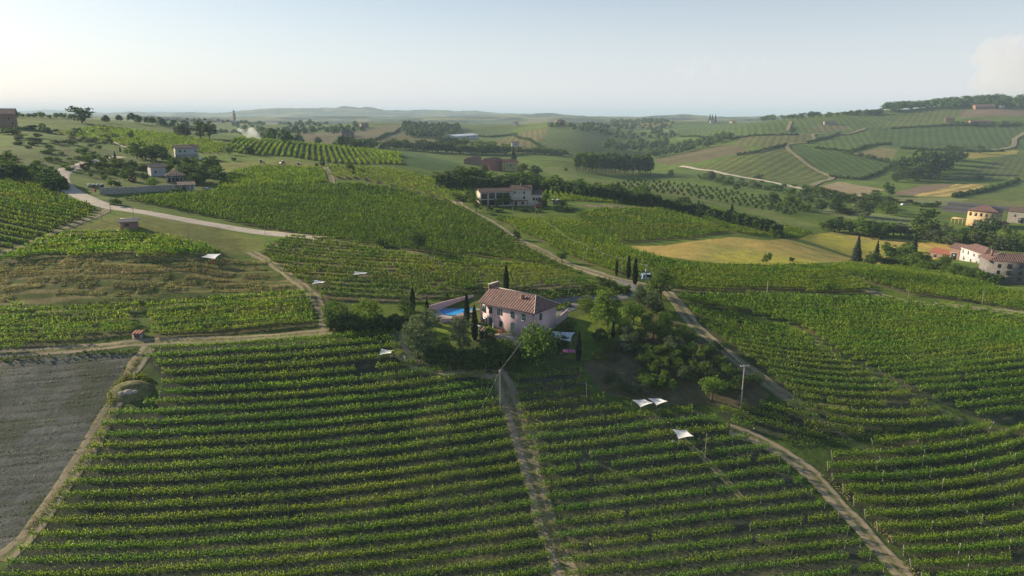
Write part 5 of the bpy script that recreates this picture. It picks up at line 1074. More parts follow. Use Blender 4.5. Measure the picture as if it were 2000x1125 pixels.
# ---- other houses
rt, L2, D2 = house('farmhouse', 'long cream farmhouse with brown roofs beside the yellow green tree', 'house', (1000, 402), (1038, 403), 8, 8.0, 'gable', 1.9, M['cream_wall'], M['tile_brown'],
    [('f', .14, 6.0, .9, 1.2, 'pane'), ('f', .62, 6.0, .9, 1.2, 'pane'), ('f', .62, 3.4, .9, 1.3, 'pane'), ('f', .55, .6, 1.3, 1.3, 'pane'), ('f', .2, .2, 1.0, 2.1, 'door', M['shutter_brown'])], ch=((.5, .45),))
part('porch_roof', [bx(0, L2*.8, -1.8, -.02, 2.7, 2.85)], M['tile_brown'], rt)
for x in (.3, L2*.4, L2*.78): part('porch_post', [bx(x-.1, x+.1, -1.75, -1.55, 0, 2.7)], M['shutter_brown'], rt)
house('farmhouse', 'cream lower wing at the right end of the long farmhouse with red stair', 'house', (1038.6, 403), (1056, 404), 7.5, 6.0, 'gable', 1.7, M['cream_wall'], M['tile_brown'], [('f', .25, 3.0, 1.3, 1.4, 'pane'), ('f', .55, 3.0, .8, 1.4, 'pane'), ('f', .82, 2.2, 1.0, 2.2, 'door', M['shutter_brown'])])
stp = empty('outside_stair', at(1046, 405)); tag(stp, 'red outside stair against the right wing of the farmhouse', 'stair'); V = [(-3, -1.2, 0), (3, -1.2, 0), (3, -1.2, 2.6), (-3, 0, 0), (3, 0, 0), (3, 0, 2.6)]; poly('steps', V, [(0, 1, 2), (3, 5, 4), (0, 2, 5, 3), (1, 4, 5, 2), (0, 3, 4, 1)], M['tile_red'], stp)
rb_, L3, D3 = house('barn', 'open fronted barn with white pillars at the left of the long farmhouse', 'barn', (938, 402), (999.5, 402.3), 7.5, 6.6, 'gable', 1.5, M['cream_wall'], M['tile_brown'], [])
for i in range(5): part('pillar', [bx(i*L3/4.3, i*L3/4.3+.55, -.35, -.02, 0, 6.4)], M['white_wall'], rb_)
for i in range(4): part('bay_shade', [bx(i*L3/4.3+.7, (i+1)*L3/4.3-.15, -.06, .02, 3.4, 6.0)], M['glass'], rb_); part('bay_shade', [bx(i*L3/4.3+.7, (i+1)*L3/4.3-.15, -.06, .02, .1, 2.8)], M['rubber'], rb_)  # dark panels on the closed wall give the shade inside the open bays
for i in range(3):
    for z in (4.0, 4.7, 5.3): part('rail', [bx(.7, L3/2.2, -.2, -.08, z, z+.22)], M['tile_red'], rb_)if i == 0 else None
wh = [('f', .2, 3.6, 1.2, 1.3, 'pane'), ('f', .42, 3.7, 1.0, 1.1, 'pane'), ('f', .9, 3.7, 1.1, 1.1, 'pane'), ('f', .68, .6, 1.6, .8, 'pane')]
r5, L5, D5 = house('house', 'white hillside house with a dark brown roof and chimney', 'house', (344, 309), (388, 310), 9, 6.1, 'gable', 2.0, M['white_wall'], M['tile_brown'], wh, .9, ch=((.7, .55),))
part('plinth', [bx(-.12, L5+.1, -.12, -.02, -2, 2.2)], M['grey_wall'], r5)
r6, L6, D6 = house('house', 'cream bungalow with a brown hipped roof above the stone wall', 'house', (325, 357), (360, 358), 11, 3.4, 'hip', 2.4, M['grey_wall'], M['tile_brown'], [('f', .62, .5, 1.6, 1.9, 'pane'), ('f', .85, .7, 1.0, 1.4, 'pane'), ('f', .3, .2, 3.0, 2.2, 'pane')], 1.2)
for x in (.2, 2.4): part('column', [bx(x, x+.3, -1.3, -1.0, -.5, 3.3)], M['white_wall'], r6)
house('house', 'small white house with brown roof just behind the bungalow', 'house', (296, 345), (325, 344), 8, 4.6, 'gable', 1.8, M['white_wall'], M['tile_brown'], [('f', .3, 1.8, 1.0, 1.2, 'pane')], .8)
r7, L7, D7 = house('veranda', 'low brown roofed veranda below the bungalow at the end of the stone wall', 'veranda', (352, 374), (380, 374), 5, 2.9, 'lean', 1.0, M['stone'], M['tile_brown'], [('f', .3, .1, 1.6, 2.2, 'pane')], .8)
for x in (.7, .98): part('column', [bx(L7*x-.2, L7*x+.2, -.9, -.5, -.8, 2.8)], M['white_wall'], r7)
house('house', 'dark red house with a red tiled roof left of the yellow house', 'house', (958, 332), (981, 333), 9, 7.6, 'gable', 2.2, M['red_wall'], M['tile_red'], [('f', .3, 4.2, 1.2, 1.3, 'pane'), ('f', .7, 4.2, 1.2, 1.3, 'pane')])
house('house', 'yellow house with a red tiled roof beside the tall conifer', 'house', (982, 334), (1012, 335), 9, 7.4, 'gable', 2.2, M['yellow_wall'], M['tile_red'], [('f', .12, 4.4, .9, 1.2, 'pane'), ('f', .3, 4.4, .9, 1.2, 'pane'), ('f', .5, 3.4, 1.8, 2.0, 'pane'), ('f', .72, 4.4, .9, 1.2, 'pane'), ('f', .12, 1, 1, 1.2, 'pane'), ('f', .68, .8, 1, 1.4, 'pane')])
house('house', 'small pink roofed house half hidden in trees left of the red house', 'house', (920, 322), (940, 322), 7, 4.5, 'gable', 2.2, M['brick'], M['tile_red'], [('f', .5, 1.5, 1.2, 1.2, 'pane')])
r8, L8, D8 = house('house', 'white valley house with a long brown tiled hip roof', 'house', (1873, 508), (1919, 516), 8.5, 6.8, 'hip', 2.4, M['white_wall'], M['tile'], [('f', .12, 4.3, .9, 1.5, 'pane', M['grey_wall']), ('f', .35, 4.3, .9, 1.5, 'pane', M['grey_wall']), ('f', .6, 4.3, .9, 1.5, 'pane', M['grey_wall']), ('f', .82, 4.3, .9, 1.5, 'pane', M['grey_wall']), ('f', .2, 1, 1.3, 1.6, 'pane'), ('f', .5, 1.2, 1.2, 1.4, 'pane'), ('f', .75, .4, 1.2, 2.1, 'door', M['shutter_brown'])])
house('barn', 'brick barn between the white house and its low shed', 'barn', (1852, 506), (1872, 508), 8.5, 6.2, 'gable', 1.8, M['brick'], M['tile'], [('f', .5, .2, 3, 3.4, 'pane')])
house('shed', 'low shed with a red tiled roof at the left of the white valley house', 'shed', (1815, 502), (1851, 506), 6, 3.0, 'gable', 1.8, M['brick'], M['tile_red'], [('f', .3, .3, 2, 1.8, 'pane'), ('f', .7, .3, 2, 1.8, 'pane')])
A9 = at(1926, 552); rz9 = math.atan2(-5, 20)
r9, L9, D9 = house('apartment_house', 'large grey three storey house with brown shutters at the right edge', 'house', A9, Vector((A9.x+17, A9.y-5.2, A9.z)), 11, 9.0, 'hip', 2.6, M['shade_wall'], M['tile'],
    [('f', .2, z, 1.2, 1.4, 'shut', M['shutter_brown']) for z in (6.4, 3.8)]+[('f', .62, z, 1.2, 1.4, 'shut', M['shutter_brown']) for z in (6.4, 3.8, 1.2)]+[('f', .86, z, 1.2, 1.4, 'shut', M['shutter_brown']) for z in (6.4, 3.8, 1.2)]+[('f', .4, 6.1, .9, 1.9, 'open', M['shutter_brown']), ('f', .4, 3.4, .9, 1.9, 'open', M['shutter_brown'])], .7, ch=((.1, .4),))
for z in (3.2, 5.9):
    bc = part('balcony', [bx(L9*.4-1.5, L9*.4+1.5, -1.0, -.08, z, z+.14)], M['paving'], r9); part('railing', [bx(L9*.4-1.5+i*.3, L9*.4-1.46+i*.3, -1.0, -.96, z+.14, z+1.0) for i in range(11)]+[bx(L9*.4-1.52, L9*.4+1.56, -1.01, -.95, z+1.003, z+1.05)], M['shutter_brown'], bc)
r10, L10, D10 = house('manor', 'long ochre two storey building with red cornice in the valley', 'building', (1886, 440), (1944, 446), 13, 10.0, 'hip', 3.0, M['ochre_wall'], M['tile'], [('f', u, 6.6, 1.2, 2.0, 'pane', M['grey_wall']) for u in (.1, .28, .46, .64, .82)]+[('r', u, 6.6, 1.1, 1.9, 'pane', M['red_wall']) for u in (.2, .5, .8)]+[('r', .4, .2, 1.4, 3, 'door', M['shutter'])]+[('f', u, 2.2, 1.2, 2.0, 'pane', M['grey_wall']) for u in (.28, .46, .64, .82)])
part('cornice', [bx(-.15, L10+.15, -.15, -.02, 9.2, 9.9), bx(L10+.02, L10+.15, -.02, D10, 9.2, 9.9)], M['tile_red'], r10)
part('portico', [bx(-9, -.02, 2, 8, 3.3, 3.6)]+[bx(-9+i*2.1, -8.7+i*2.1, 2, 2.3, -1, 3.3) for i in range(5)], M['ochre_wall'], r10)
house('farm_building', 'grey stone farm building with dark roofs right of the ochre building', 'building', (1966, 434), (2012, 438), 12, 7.5, 'gable', 2.6, M['stone'], M['tile_brown'], [('f', .3, 4, 1.4, 1.6, 'pane'), ('f', .6, .2, 3.2, 3.6, 'pane')])
house('shed', 'small yellow shed with a red roof beside the ochre building', 'shed', (1956, 446), (1970, 447), 4, 3.2, 'hip', 1.2, M['yellow_wall'], M['tile_red'], [('f', .5, .1, 1.1, 2.0, 'door', M['shutter_brown'])])
for i, (a, b2, nm) in enumerate([((1850, 404), (1985, 416), 'upper'), ((1838, 412), (1900, 419), 'lower')]):
    house('greenhouse', 'long dark roofed nursery shed behind the ochre building, %s one' % nm, 'shed', a, b2, 9, 2.6, 'gable', 1.2, M['darkroof'], M['darkroof'], [])
# field huts
rh, Lh, Dh = house('field_hut', 'little brick field hut with a sloping sheet roof on the meadow', 'hut', (235.5, 451), (268, 450), 4.2, 3.0, 'lean', .5, M['brick'], M['darkroof'], [('f', .42, 1.5, 1.0, .7, 'pane', M['shutter_brown'])], .45)
part('roof_edge', [bx(-.4, Lh+.4, Dh+.3, Dh+.62, 3.5, 3.62)], M['white'], rh)
rh2, Lh2, Dh2 = house('shelter', 'tiny red roofed shelter beside the farm track', 'hut', (259, 662), (277, 661), 1.7, 1.5, 'lean', .3, M['grey_wall'], M['tile_red'], [('f', .5, .4, 1.2, .8, 'pane', M['redcloth'])], .2)
rh3, L11, D11 = house('garden_shed', 'small plastered garden shed by the cypress below the villa', 'shed', (936, 662), (947, 664), 2.2, 2.2, 'lean', .3, M['paving'], M['tile'], [('f', .5, .05, .8, 1.9, 'door', M['shutter_brown'])], .2)
def atc(px, py):
    for q in range(30):
        a, e = ray(px, py+q); z = height(a*MLY, MLY)
        if (z > ZC+e*MLY).any(): return at(px, py+q)
# far farms and hill houses
house('farmhouse', 'white and orange house under three conifers on the right skyline', 'house', atc(1387, 241), atc(1396, 241), 12, 9, 'gable', 3, M['white_wall'], M['tile_red'], [('f', .4, 5, 2, 2, 'pane')])
for i, (x, t) in enumerate([(1386, 224), (1391, 221), (1397, 224)]):
    p = atc(x, 239); plant('fir', p, 26, 'leaf_fir', '%s of the three conifers by the skyline house' % ['left', 'middle', 'right'][i], None, .9)
house('farmhouse', 'orange hip roofed house on the skyline right of the three conifers', 'house', atc(1425, 241), atc(1437, 241), 12, 6, 'hip', 4, M['ochre_wall'], M['tile'], [('f', .5, 2, 2, 2, 'pane')])
house('farmhouse', 'stone farmhouse standing on the round knoll of the right hill', 'house', atc(1610, 244), atc(1634, 244), 12, 6, 'gable', 2.5, M['stone'], M['tile_brown'], [('f', .3, 2, 1.6, 1.8, 'pane'), ('f', .7, 2, 1.6, 1.8, 'pane')])
house('farmhouse', 'brick farmhouse halfway up the far right hill', 'house', atc(1846, 239), atc(1864, 239), 12, 8, 'gable', 3, M['brick'], M['tile_brown'], [('f', .2, 4, 1.6, 1.8, 'pane'), ('l', .5, 3, 3, 3, 'pane', M['white_wall'])])
house('farmhouse', 'long low farm under the brown field of the far right hill', 'house', atc(1895, 242), atc(1935, 242), 12, 5, 'gable', 3, M['brick'], M['tile'], [('f', .3, 1.5, 3, 2, 'pane'), ('f', .7, 1.5, 3, 2, 'pane')])
house('farmhouse', 'large brown roofed farm at the edge of the hilltop wood', 'house', atc(1905, 214), atc(1944, 213), 18, 7, 'gable', 5, M['brick'], M['tile'], [('f', .5, 2, 3, 2, 'pane')])
house('house', 'small pale house in the hilltop wood', 'house', atc(1952, 212), atc(1962, 212), 9, 7, 'hip', 2.5, M['white_wall'], M['tile'], [('f', .5, 3, 2, 2, 'pane')])
house('farmhouse', 'brick farmhouse at the far left edge of the picture', 'house', (-12, 250), (31, 250), 14, 10, 'gable', 4, M['brick'], M['tile'], [('f', .75, 6, 1.4, 1.6, 'pane'), ('f', .9, 2.5, 1.4, 1.6, 'pane')], 1.2)
house('farmhouse', 'brick house on the left ridge between dark trees', 'house', (362, 262), (374, 262), 10, 5.5, 'gable', 2.5, M['brick'], M['tile'], [('f', .5, 2, 1.4, 1.4, 'pane')])
house('farmhouse', 'greenish roofed farmhouse on the brown hill', 'house', atc(668, 268), atc(692, 268), 12, 5, 'gable', 3.5, M['brick'], M['darkroof'], [('f', .5, 1.5, 2, 2, 'pane')])
house('farmhouse', 'ruined house among trees on top of the brown hill', 'house', atc(706, 249), atc(720, 249), 12, 7, 'gable', 3, M['brick'], M['tile'], [('f', .5, 3, 2, 2, 'pane')])
house('warehouse', 'long white roofed warehouse in the valley left of centre', 'warehouse', (890, 272), (935, 272), 26, 5, 'gable', 3, M['white_wall'], M['white'], [('f', .2, 1, 4, 3, 'pane'), ('f', .5, 1, 4, 3, 'pane'), ('f', .8, 1, 4, 3, 'pane')])
house('house', 'small white house in valley trees below the central hill', 'house', (1000, 287), (1014, 287), 10, 6, 'gable', 2.5, M['white_wall'], M['tile'], [('f', .5, 3, 2, 2, 'pane')])
house('house', 'tiny white house on the plain left of the central hill', 'house', atc(1002, 246), atc(1008, 246), 12, 8, 'gable', 3, M['white_wall'], M['tile'], [('f', .5, 3, 2, 2, 'pane')])
house('castle_farm', 'cluster of red brick farm buildings in trees on the central hill top', 'farm', atc(1088, 246), atc(1104, 246), 16, 12, 'hip', 4, M['brick'], M['tile'], [('f', .3, 6, 2, 2.4, 'pane'), ('f', .7, 6, 2, 2.4, 'pane')])
_x = float(ray(458, 235)[0])*2380; cht = empty('church_tower', (_x, 2380, gz(_x, 2380))); tag(cht, 'slender church bell tower rising over the hazy ridge village', 'tower'); part('wall', [bx(-3.5, 3.5, -3.5, 3.5, -4, 34)], M['brick'], cht); part('belfry', [bx(-2.6, 2.6, -2.6, 2.6, 34.02, 40)], M['white_wall'], cht)
poly('spire', [(-2.6, -2.6, 40.02), (2.6, -2.6, 40.02), (2.6, 2.6, 40.02), (-2.6, 2.6, 40.02), (0, 0, 47)], [(0, 1, 4), (1, 2, 4), (2, 3, 4), (3, 0, 4), (3, 2, 1, 0)], M['tile'], cht)
random.seed(21)
for i in range(22):
    x = 250+i*9.5; aa, _e = ray(x, 238); Yv = random.uniform(2150, 2450); p = Vector((float(aa)*Yv, Yv, gz(float(aa)*Yv, Yv))); q = Vector((p.x+random.uniform(12, 24), p.y+random.uniform(-6, 6), p.z))
    house('village_house', 'pale house of the hazy ridge village, %s from the left' % ordinal(i), 'house', p, q, 11, random.uniform(6, 10), 'gable', 3.5, random.choice([M['white_wall'], M['ochre_wall'], M['grey_wall']]), M['tile'], [('f', .5, 3, 1.6, 1.6, 'pane')])
# ---------------------------------------------------------------- shade sails
def sail(px, py, w_, d_, rz_, label, hs=(2.3, 2.7, 2.3, 2.8), red=None):
    p = at(px, py); r = empty('shade_sail', p, rz_); tag(r, label, 'shade sail', 'white shade sails among the vines')
    n_ = 9; V = []; cor = [(-w_/2, -d_/2, hs[0]), (w_/2, -d_/2, hs[1]), (w_/2, d_/2, hs[2]), (-w_/2, d_/2, hs[3])]
    for lay in (0, -.02):
        for j in range(n_):
            for i in range(n_):
                u, v = i/(n_-1), j/(n_-1); x = w_*(u-.5)*(1-.13*math.sin(math.pi*v)); y = d_*(v-.5)*(1-.13*math.sin(math.pi*u))
                z = (hs[0]*(1-u)+hs[1]*u)*(1-v)+(hs[3]*(1-u)+hs[2]*u)*v-.25*math.sin(math.pi*u)*math.sin(math.pi*v); V.append((x, y, z+lay))
    N = n_*n_; fs = []
    for j in range(n_-1):
        for i in range(n_-1):
            a = j*n_+i; fs += [(a, a+1, a+n_+1, a+n_), (a+N, a+n_+N, a+n_+1+N, a+1+N)]
    poly('canopy', V, fs, M['cloth'], r)
    for c in cor: part('pole', [tube([(c[0]*1.12, c[1]*1.12, -.6), (c[0], c[1], c[2]+.02)], [.04, .035], 5)], M['wood'], r)
    return r
sail(755, 706, 2.9, 3.0, .05, 'white sail at the top of the lower left vineyard beside two people')
sail(624, 567, 3.4, 3.0, 0, 'white sail above a picnic table at the vineyard corner beside the track')
sail(705, 549, 4.0, 2.6, .1, 'white sail sunk in the middle of the vineyard behind the pool')
sail(414, 514, 5.0, 3.2, -.25, 'twisted white sail on the edge of the terraces below the hut', (2.2, 1.8, 2.9, 2.5))
sail(1254, 806, 3.4, 3.2, .45, 'left one of two bluish white sails below the orchard')
sail(1284, 803, 3.1, 3.0, .45, 'right one of two bluish white sails below the orchard')
sail(1332, 868, 3.3, 3.6, .15, 'white sail beside a red cooler in the middle vineyard')
sail(1096, 678, 6.0, 5.0, -.3, 'large white sail at the right corner of the villa', (3.0, 2.6, 3.4, 3.2))
table(at(1330, 872), .2, M['wood'], 'wooden picnic table under the sail beside the red cooler', 1.6)
table(at(625, 570), 0, M['wood'], 'wooden picnic table under the sail at the vineyard corner', 1.6)
table(at(418, 517), 0, M['redcloth'], 'reddish table under the twisted sail', 1.6)
table(at(1285, 806), .3, M['wood'], 'wooden picnic table under the right bluish sail', 1.6)
co = empty('cool_box', at(1315, 868), .4); tag(co, 'red cooler standing in the vines beside the lowest sail', 'cooler'); part('body', [bx(-.45, .45, -.3, .3, 0, .7)], M['redcloth'], co); part('lid', [bx(-.47, .47, -.32, .32, .7, .8)], M['white'], co)
ld = empty('clothes_line', at(1112, 694), -.2); tag(ld, 'pink laundry hung between two posts on the lawn by the slim cypress', 'laundry')
for x in (-1.8, 1.8): part('post', [tube([(x, 0, -.2), (x, 0, 1.7)], [.04, .04], 5)], M['wood'], ld)
part('line', [tube([(-1.8, 0, 1.62), (0, 0, 1.5), (1.8, 0, 1.62)], [.012]*3, 4)], M['wood'], ld)
part('towel', [bx(-1.5, -.3, -.015, .015, .65, 1.53)], M['pinkcloth'], ld); part('towel', [bx(-.15, 1.5, -.015, .015, .75, 1.52)], M['pinkcloth'], ld)
# ---------------------------------------------------------------- people
def person(px, py, face, walk, label, top_m, leg_m):
    p = at(px, py); H = 1.72
    J = {'pelvis': (0, 0, .93), 'waist': (0, .01, 1.08), 'chest': (0, 0, 1.3), 'neck': (0, 0, 1.47), 'head': (0, -.03, 1.62), 'crown': (0, -.02, 1.71)}
    s = .22 if walk else .03
    for sd, k in ((1, 'l'), (-1, 'r')):
        st_ = s*sd
        J['hip'+k] = (.1*sd, 0, .9); J['knee'+k] = (.11*sd, -st_*.7-.03, .5); J['ank'+k] = (.11*sd, -st_*1.1+.04, .09); J['toe'+k] = (.12*sd, -st_*1.1-.12, .04)
        J['sho'+k] = (.19*sd, 0, 1.4); J['elb'+k] = (.26*sd, st_*.7+.02, 1.14); J['wri'+k] = (.26*sd, st_*.9-.1, .9); J['hand'+k] = (.26*sd, st_*.95-.14, .81)
    nm = list(J); E_ = [('pelvis', 'waist'), ('waist', 'chest'), ('chest', 'neck'), ('neck', 'head'), ('head', 'crown')]
    for k in 'lr': E_ += [('pelvis', 'hip'+k), ('hip'+k, 'knee'+k), ('knee'+k, 'ank'+k), ('ank'+k, 'toe'+k), ('chest', 'sho'+k), ('sho'+k, 'elb'+k), ('elb'+k, 'wri'+k), ('wri'+k, 'hand'+k)]
    Rr = dict(pelvis=.15, waist=.13, chest=.16, neck=.055, head=.095, crown=.06, hip=.1, knee=.062, ank=.042, toe=.035, sho=.07, elb=.045, wri=.03, hand=.035)
    V = [J[q] for q in nm]; Ed = [(nm.index(a), nm.index(b2)) for a, b2 in E_]
    # five fingers on each hand
    for sd, k in ((1, 'l'), (-1, 'r')):
        w0 = nm.index('hand'+k); hx_, hy_, hz_ = J['hand'+k]
        for f in range(5):
            i0 = len(V); V.append((hx_+.0*sd, hy_-.03+f*.017, hz_-.03)); V.append((hx_-.012*sd, hy_-.035+f*.02-(.03 if f == 0 else 0), hz_-.09+(.035 if f == 0 else 0))); Ed += [(w0, i0), (i0, i0+1)]
    me = bpy.data.meshes.new('person'); me.from_pydata(V, Ed, []); o = bpy.data.objects.new('person', me); col.objects.link(o)
    o.location = p; o.rotation_euler = (0, 0, face); tag(o, label, 'person')
    md = o.modifiers.new('skin', 'SKIN'); sv = me.skin_vertices[0].data
    for i, q in enumerate(nm):
        r_ = Rr[q] if q in Rr else Rr[q[:-1]]; sv[i].radius = (r_, r_*(.72 if q in ('chest', 'waist', 'pelvis') else 1))
    for i in range(len(nm), len(V)): sv[i].radius = (.009, .009)
    sv[0].use_root = True
    o.modifiers.new('sub', 'SUBSURF').levels = 1; o.modifiers['sub'].render_levels = 2; me.materials.append(M['skin'])
    # clothes and hair as children
    def shell(name, shapes, m_): q = part(name, shapes, m_, o); q.modifiers.new('sub', 'SUBSURF').render_levels = 1; return q
    shell('shirt', [tube([(0, .005, .98), (0, .01, 1.1), (0, 0, 1.3), (0, 0, 1.44), (0, 0, 1.49)], [.17, .155, .2, .15, .07], 10)]+[tube([J['sho'+k], J['elb'+k], J['wri'+k]], [.095, .068, .05], 8) for k in 'lr'], top_m)
    shell('trousers', [tube([(0, 0, 1.04), (0, 0, .86)], [.165, .17], 10)]+[tube([J['hip'+k], J['knee'+k], J['ank'+k]], [.125, .09, .08], 8) for k in 'lr'], leg_m)
    shell('hair', [tube([(0, .03, 1.56), (0, .03, 1.66), (0, 0, 1.74), (0, -.01, 1.77)], [.07, .115, .1, .02], 10)], M['hair'])
    shell('nose', [tube([(0, -.12, 1.645), (0, -.15, 1.61), (0, -.125, 1.6)], [.012, .02, .012], 5)], M['skin'])
    for sx in (-.035, .035): part('eye', [bx(sx-.014, sx+.014, -.128, -.12, 1.635, 1.65)], M['hair'], o)
    part('mouth', [bx(-.028, .028, -.128, -.12, 1.57, 1.582)], M['redcloth'], o)
    return o
person(790.5, 706, 2.6, True, 'person in white clothes walking on the dirt path below the villa', M['white'], M['white'])
person(765, 704, .4, False, 'person in a white top and dark trousers standing at the sail edge', M['white'], M['rubber'])
person(1325, 872, 1.2, False, 'person in an orange top standing under the sail by the red cooler', M['tile_red'], M['grey_wall'])
# ---------------------------------------------------------------- poles and wires
tops = {}
def pole(key, px, base, tp, mat, label, arm=None, r_=.13):
    p = at(px, base); h = top(px, tp, p.y).z-p.z; o = empty('utility_pole', p); tag(o, label, 'pole')
    part('pole', [tube([(0, 0, -.5), (0, 0, h)], [r_, r_*.6], 8)], mat, o); tops[key] = Vector((p.x, p.y, p.z+h-.15))
    if arm:
        a = part('crossarm', [bx(-arm, arm, -.06, .06, h-.35, h-.22)], mat, o)
        for x in np.linspace(-arm+.1, arm-.1, 4): part('insulator', [tube([(x, 0, h-.22), (x, 0, h-.02)], [.06, .045], 6)], M['white'], a)
    return o, h
def wire(a, b2, label, sagf=.05, r_=.022, n_=14, mat='metal'):
    P = [];
    for i in range(n_+1):
        t = i/n_; q = a.lerp(b2, t); q = Vector(q); q.z -= sagf*(b2-a).length*4*t*(1-t); P.append(tuple(q-a))
    o = mesh_np('cable', *tube(P, [r_]*len(P), 4), M[mat]); o.location = a; tag(o, label, 'cable'); return o
pole('c', 977, 800, 722, M['post'], 'pale pole at the head of the central dirt track', .3, .12)
pole('h', 1447, 795, 713, M['post'], 'tall grey concrete pole with a cross arm at the orchard corner', .95, .17)
po, h_ = pole('t', 1261, 556, 517, M['wood'], 'wooden pole with a transformer box beside the blue car', .5, .15); part('transformer', [bx(-.4, .4, -.55, -.16, h_-2.6, h_-1.4)], M['metal'], po)
pole('e', 1497, 583, 549, M['post'], 'pale pole on the track above the right hill vineyard')
pole('f', 1771, 601, 568, M['wood'], 'wooden pole standing in the right hill vineyard', None, .12)
pole('g', 1918, 594, 562, M['wood'], 'wooden pole beside the dirt track near the right edge', None, .12)
pole('i', 1215, 536, 503, M['wood'], 'thin pole behind the gate cypresses', None, .1); pole('j', 1140, 512, 474, M['wood'], 'thin pole in the vineyard right of the dirt road', None, .1)
pole('k', 1084, 472, 442, M['wood'], 'thin pole in the vineyard halfway to the farmhouse', None, .1); pole('m', 1045, 430, 402, M['post'], 'white pole below the red stair of the farmhouse', None, .12); pole('m2', 1001, 424, 400, M['post'], 'white pole in front of the long farmhouse', None, .12)
pole('n', 217, 418, 386, M['wood'], 'wooden pole beside the road below the stone wall', None, .12); pole('o', 199, 432, 402, M['wood'], 'wooden pole in the grass left of the brick hut', None, .12); pole('p', 370, 476, 437, M['wood'], 'thin wooden pole on the mown meadow', None, .12)
pole('q', 518, 458, 432, M['wood'], 'thin pole at the road edge near the vineyard corner', None, .1); pole('r', 81, 326, 300, M['wood'], 'wooden pole on the rough left meadow', None, .12); pole('s', 118, 398, 366, M['wood'], 'thin pole in the left edge vineyard by the bend', None, .1)
pole('u', 262, 428, 404, M['wood'], 'short pole on the road verge above the brick hut', None, .1); pole('v', 1145, 790, 748, M['wood'], 'thin wooden post in the vines left of the bluish sails', None, .09); pole('x', 1376, 905, 846, M['wood'], 'thin rusty post beside the lowest sail', None, .09); pole('y', 938, 842, 800, M['wood'], 'thin post in the lower left vineyard near the track', None, .06)
wire(tops['c'], vloc(L+.3, 1, 5.2), 'pale cable from the central pole to the villa corner', .02, .035, mat='post'); wire(tops['c'], tops['y'], 'thin cable running down from the central pole', .03, .015); wire(tops['c'], tops['v'], 'thin cable from the central pole towards the bluish sails', .02, .015)
wire(tops['i'], tops['j'], 'sagging cable above the vineyard near the gate cypresses', .045, .03, mat='post'); wire(tops['j'], tops['k'], 'sagging cable above the vineyard below the farmhouse', .045, .03, mat='post'); wire(tops['k'], tops['m'], 'sagging cable reaching the farmhouse pole', .045, .03, mat='post'); wire(tops['t'], tops['i'], 'cable between the transformer pole and the gate cypresses', .03, .03, mat='post')
wire(tops['t'], tops['h'], 'long cable from the transformer pole down to the orchard pole', .02, .015); wire(tops['h'], tops['h']+Vector((45, -52, -20)), 'long cable running from the orchard pole to the lower right', .03, .015)
wire(tops['h']+Vector((.6, 0, 0)), tops['h']+Vector((46, -52, -20)), 'second long cable beside the one running to the lower right', .03, .015)
wire(tops['n'], tops['r'], 'cable from the roadside pole to the left meadow pole', .05, .03, mat='post'); wire(tops['r'], tops['r']+Vector((22, 130, 22)), 'pale sagging cable on the left meadow climbing to the ridge', .08, .05, mat='post'); wire(tops['u'], tops['p'], 'cable along the road above the mown meadow', .03, .03, mat='post')
# ---------------------------------------------------------------- vehicles and yard things
def car(px, py, r_, paint, label, van=False):
    o = empty('parked_car', at(px, py), r_); tag(o, label, 'car'); Lc, Wc = (4.6, 1.85); hb, ht = (.95, 1.95) if van else (.85, 1.42)
    prof = [(-2.3, .3), (2.3, .3), (2.3, .75), (1.6, hb), (1.1, hb+.02), (.6, ht), (-1.6 if not van else -2.1, ht), (-2.2, hb), (-2.3, .8)]
    def ext(pr, w0): k = len(pr); return [(x, -w0, z) for x, z in pr]+[(x, w0, z) for x, z in pr], [tuple(range(k)), tuple(range(2*k-1, k-1, -1))]+[(i, i+k, (i+1) % k+k, (i+1) % k) for i in range(k)]
    poly('body', *ext(prof, Wc/2), paint, o); win = [(.95, hb+.06), (.55, ht-.1), (-1.5, ht-.1), (-1.9, hb+.06)]; poly('window', *ext(win, Wc/2+.012), M['glass'], o)
    for x in (-1.45, 1.45):
        for y in (-1, 1):
            w_ = part('wheel', [tube([(x, y*.72, .33), (x, y*.94, .33)], [.33, .33], 12)], M['rubber'], o); part('rim', [tube([(x, y*.93, .33), (x, y*.955, .33)], [.2, .2], 10)], M['metal'], w_)
    for y in (-.65, .65): part('headlight', [bx(2.28, 2.33, y-.18, y+.18, .6, .75)], M['white'], o)
car(1266, 546, .15, M['bluecar'], 'pale blue car parked behind the transformer pole', True); car(391, 312, 2.0, M['white'], 'white car parked at the corner of the white hillside house'); car(1765, 401, .2, M['white'], 'white car parked on the valley track'); car(402, 372, 2.6, M['metal'], 'grey car parked behind the bungalow')
def tractor(px, py, r_, label):
    o = empty('tractor', at(px, py), r_); tag(o, label, 'tractor'); part('body', [bx(-.2, 1.9, -.4, .4, .7, 1.4), bx(-1.2, -.2, -.5, .5, .6, 1.3)], M['metal'], o); part('cab', [bx(-1.2, -.1, -.6, .6, 1.3, 2.4)], M['glass'], o); part('roof', [bx(-1.4, .1, -.75, .75, 2.4, 2.55)], M['white'], o)
    for x, rr in ((-.9, .75), (1.4, .45)):
        for y in (-1, 1): part('wheel', [tube([(x, y*.6, rr), (x, y*.95, rr)], [rr, rr], 14)], M['rubber'], o)
tractor(585, 325, .3, 'tractor with a white roof at the end of the vineyard path'); tractor(552, 322, 2.8, 'tractor with white roof left of the other one'); tractor(512, 320, .1, 'old machine with a white roof furthest left of the tractors')
for i, x in enumerate((1083, 1092)): tractor(x, 399, .5*i, ['small tractor at the farmhouse yard left of its trailer', 'machine at the end of the farmhouse yard'][i])
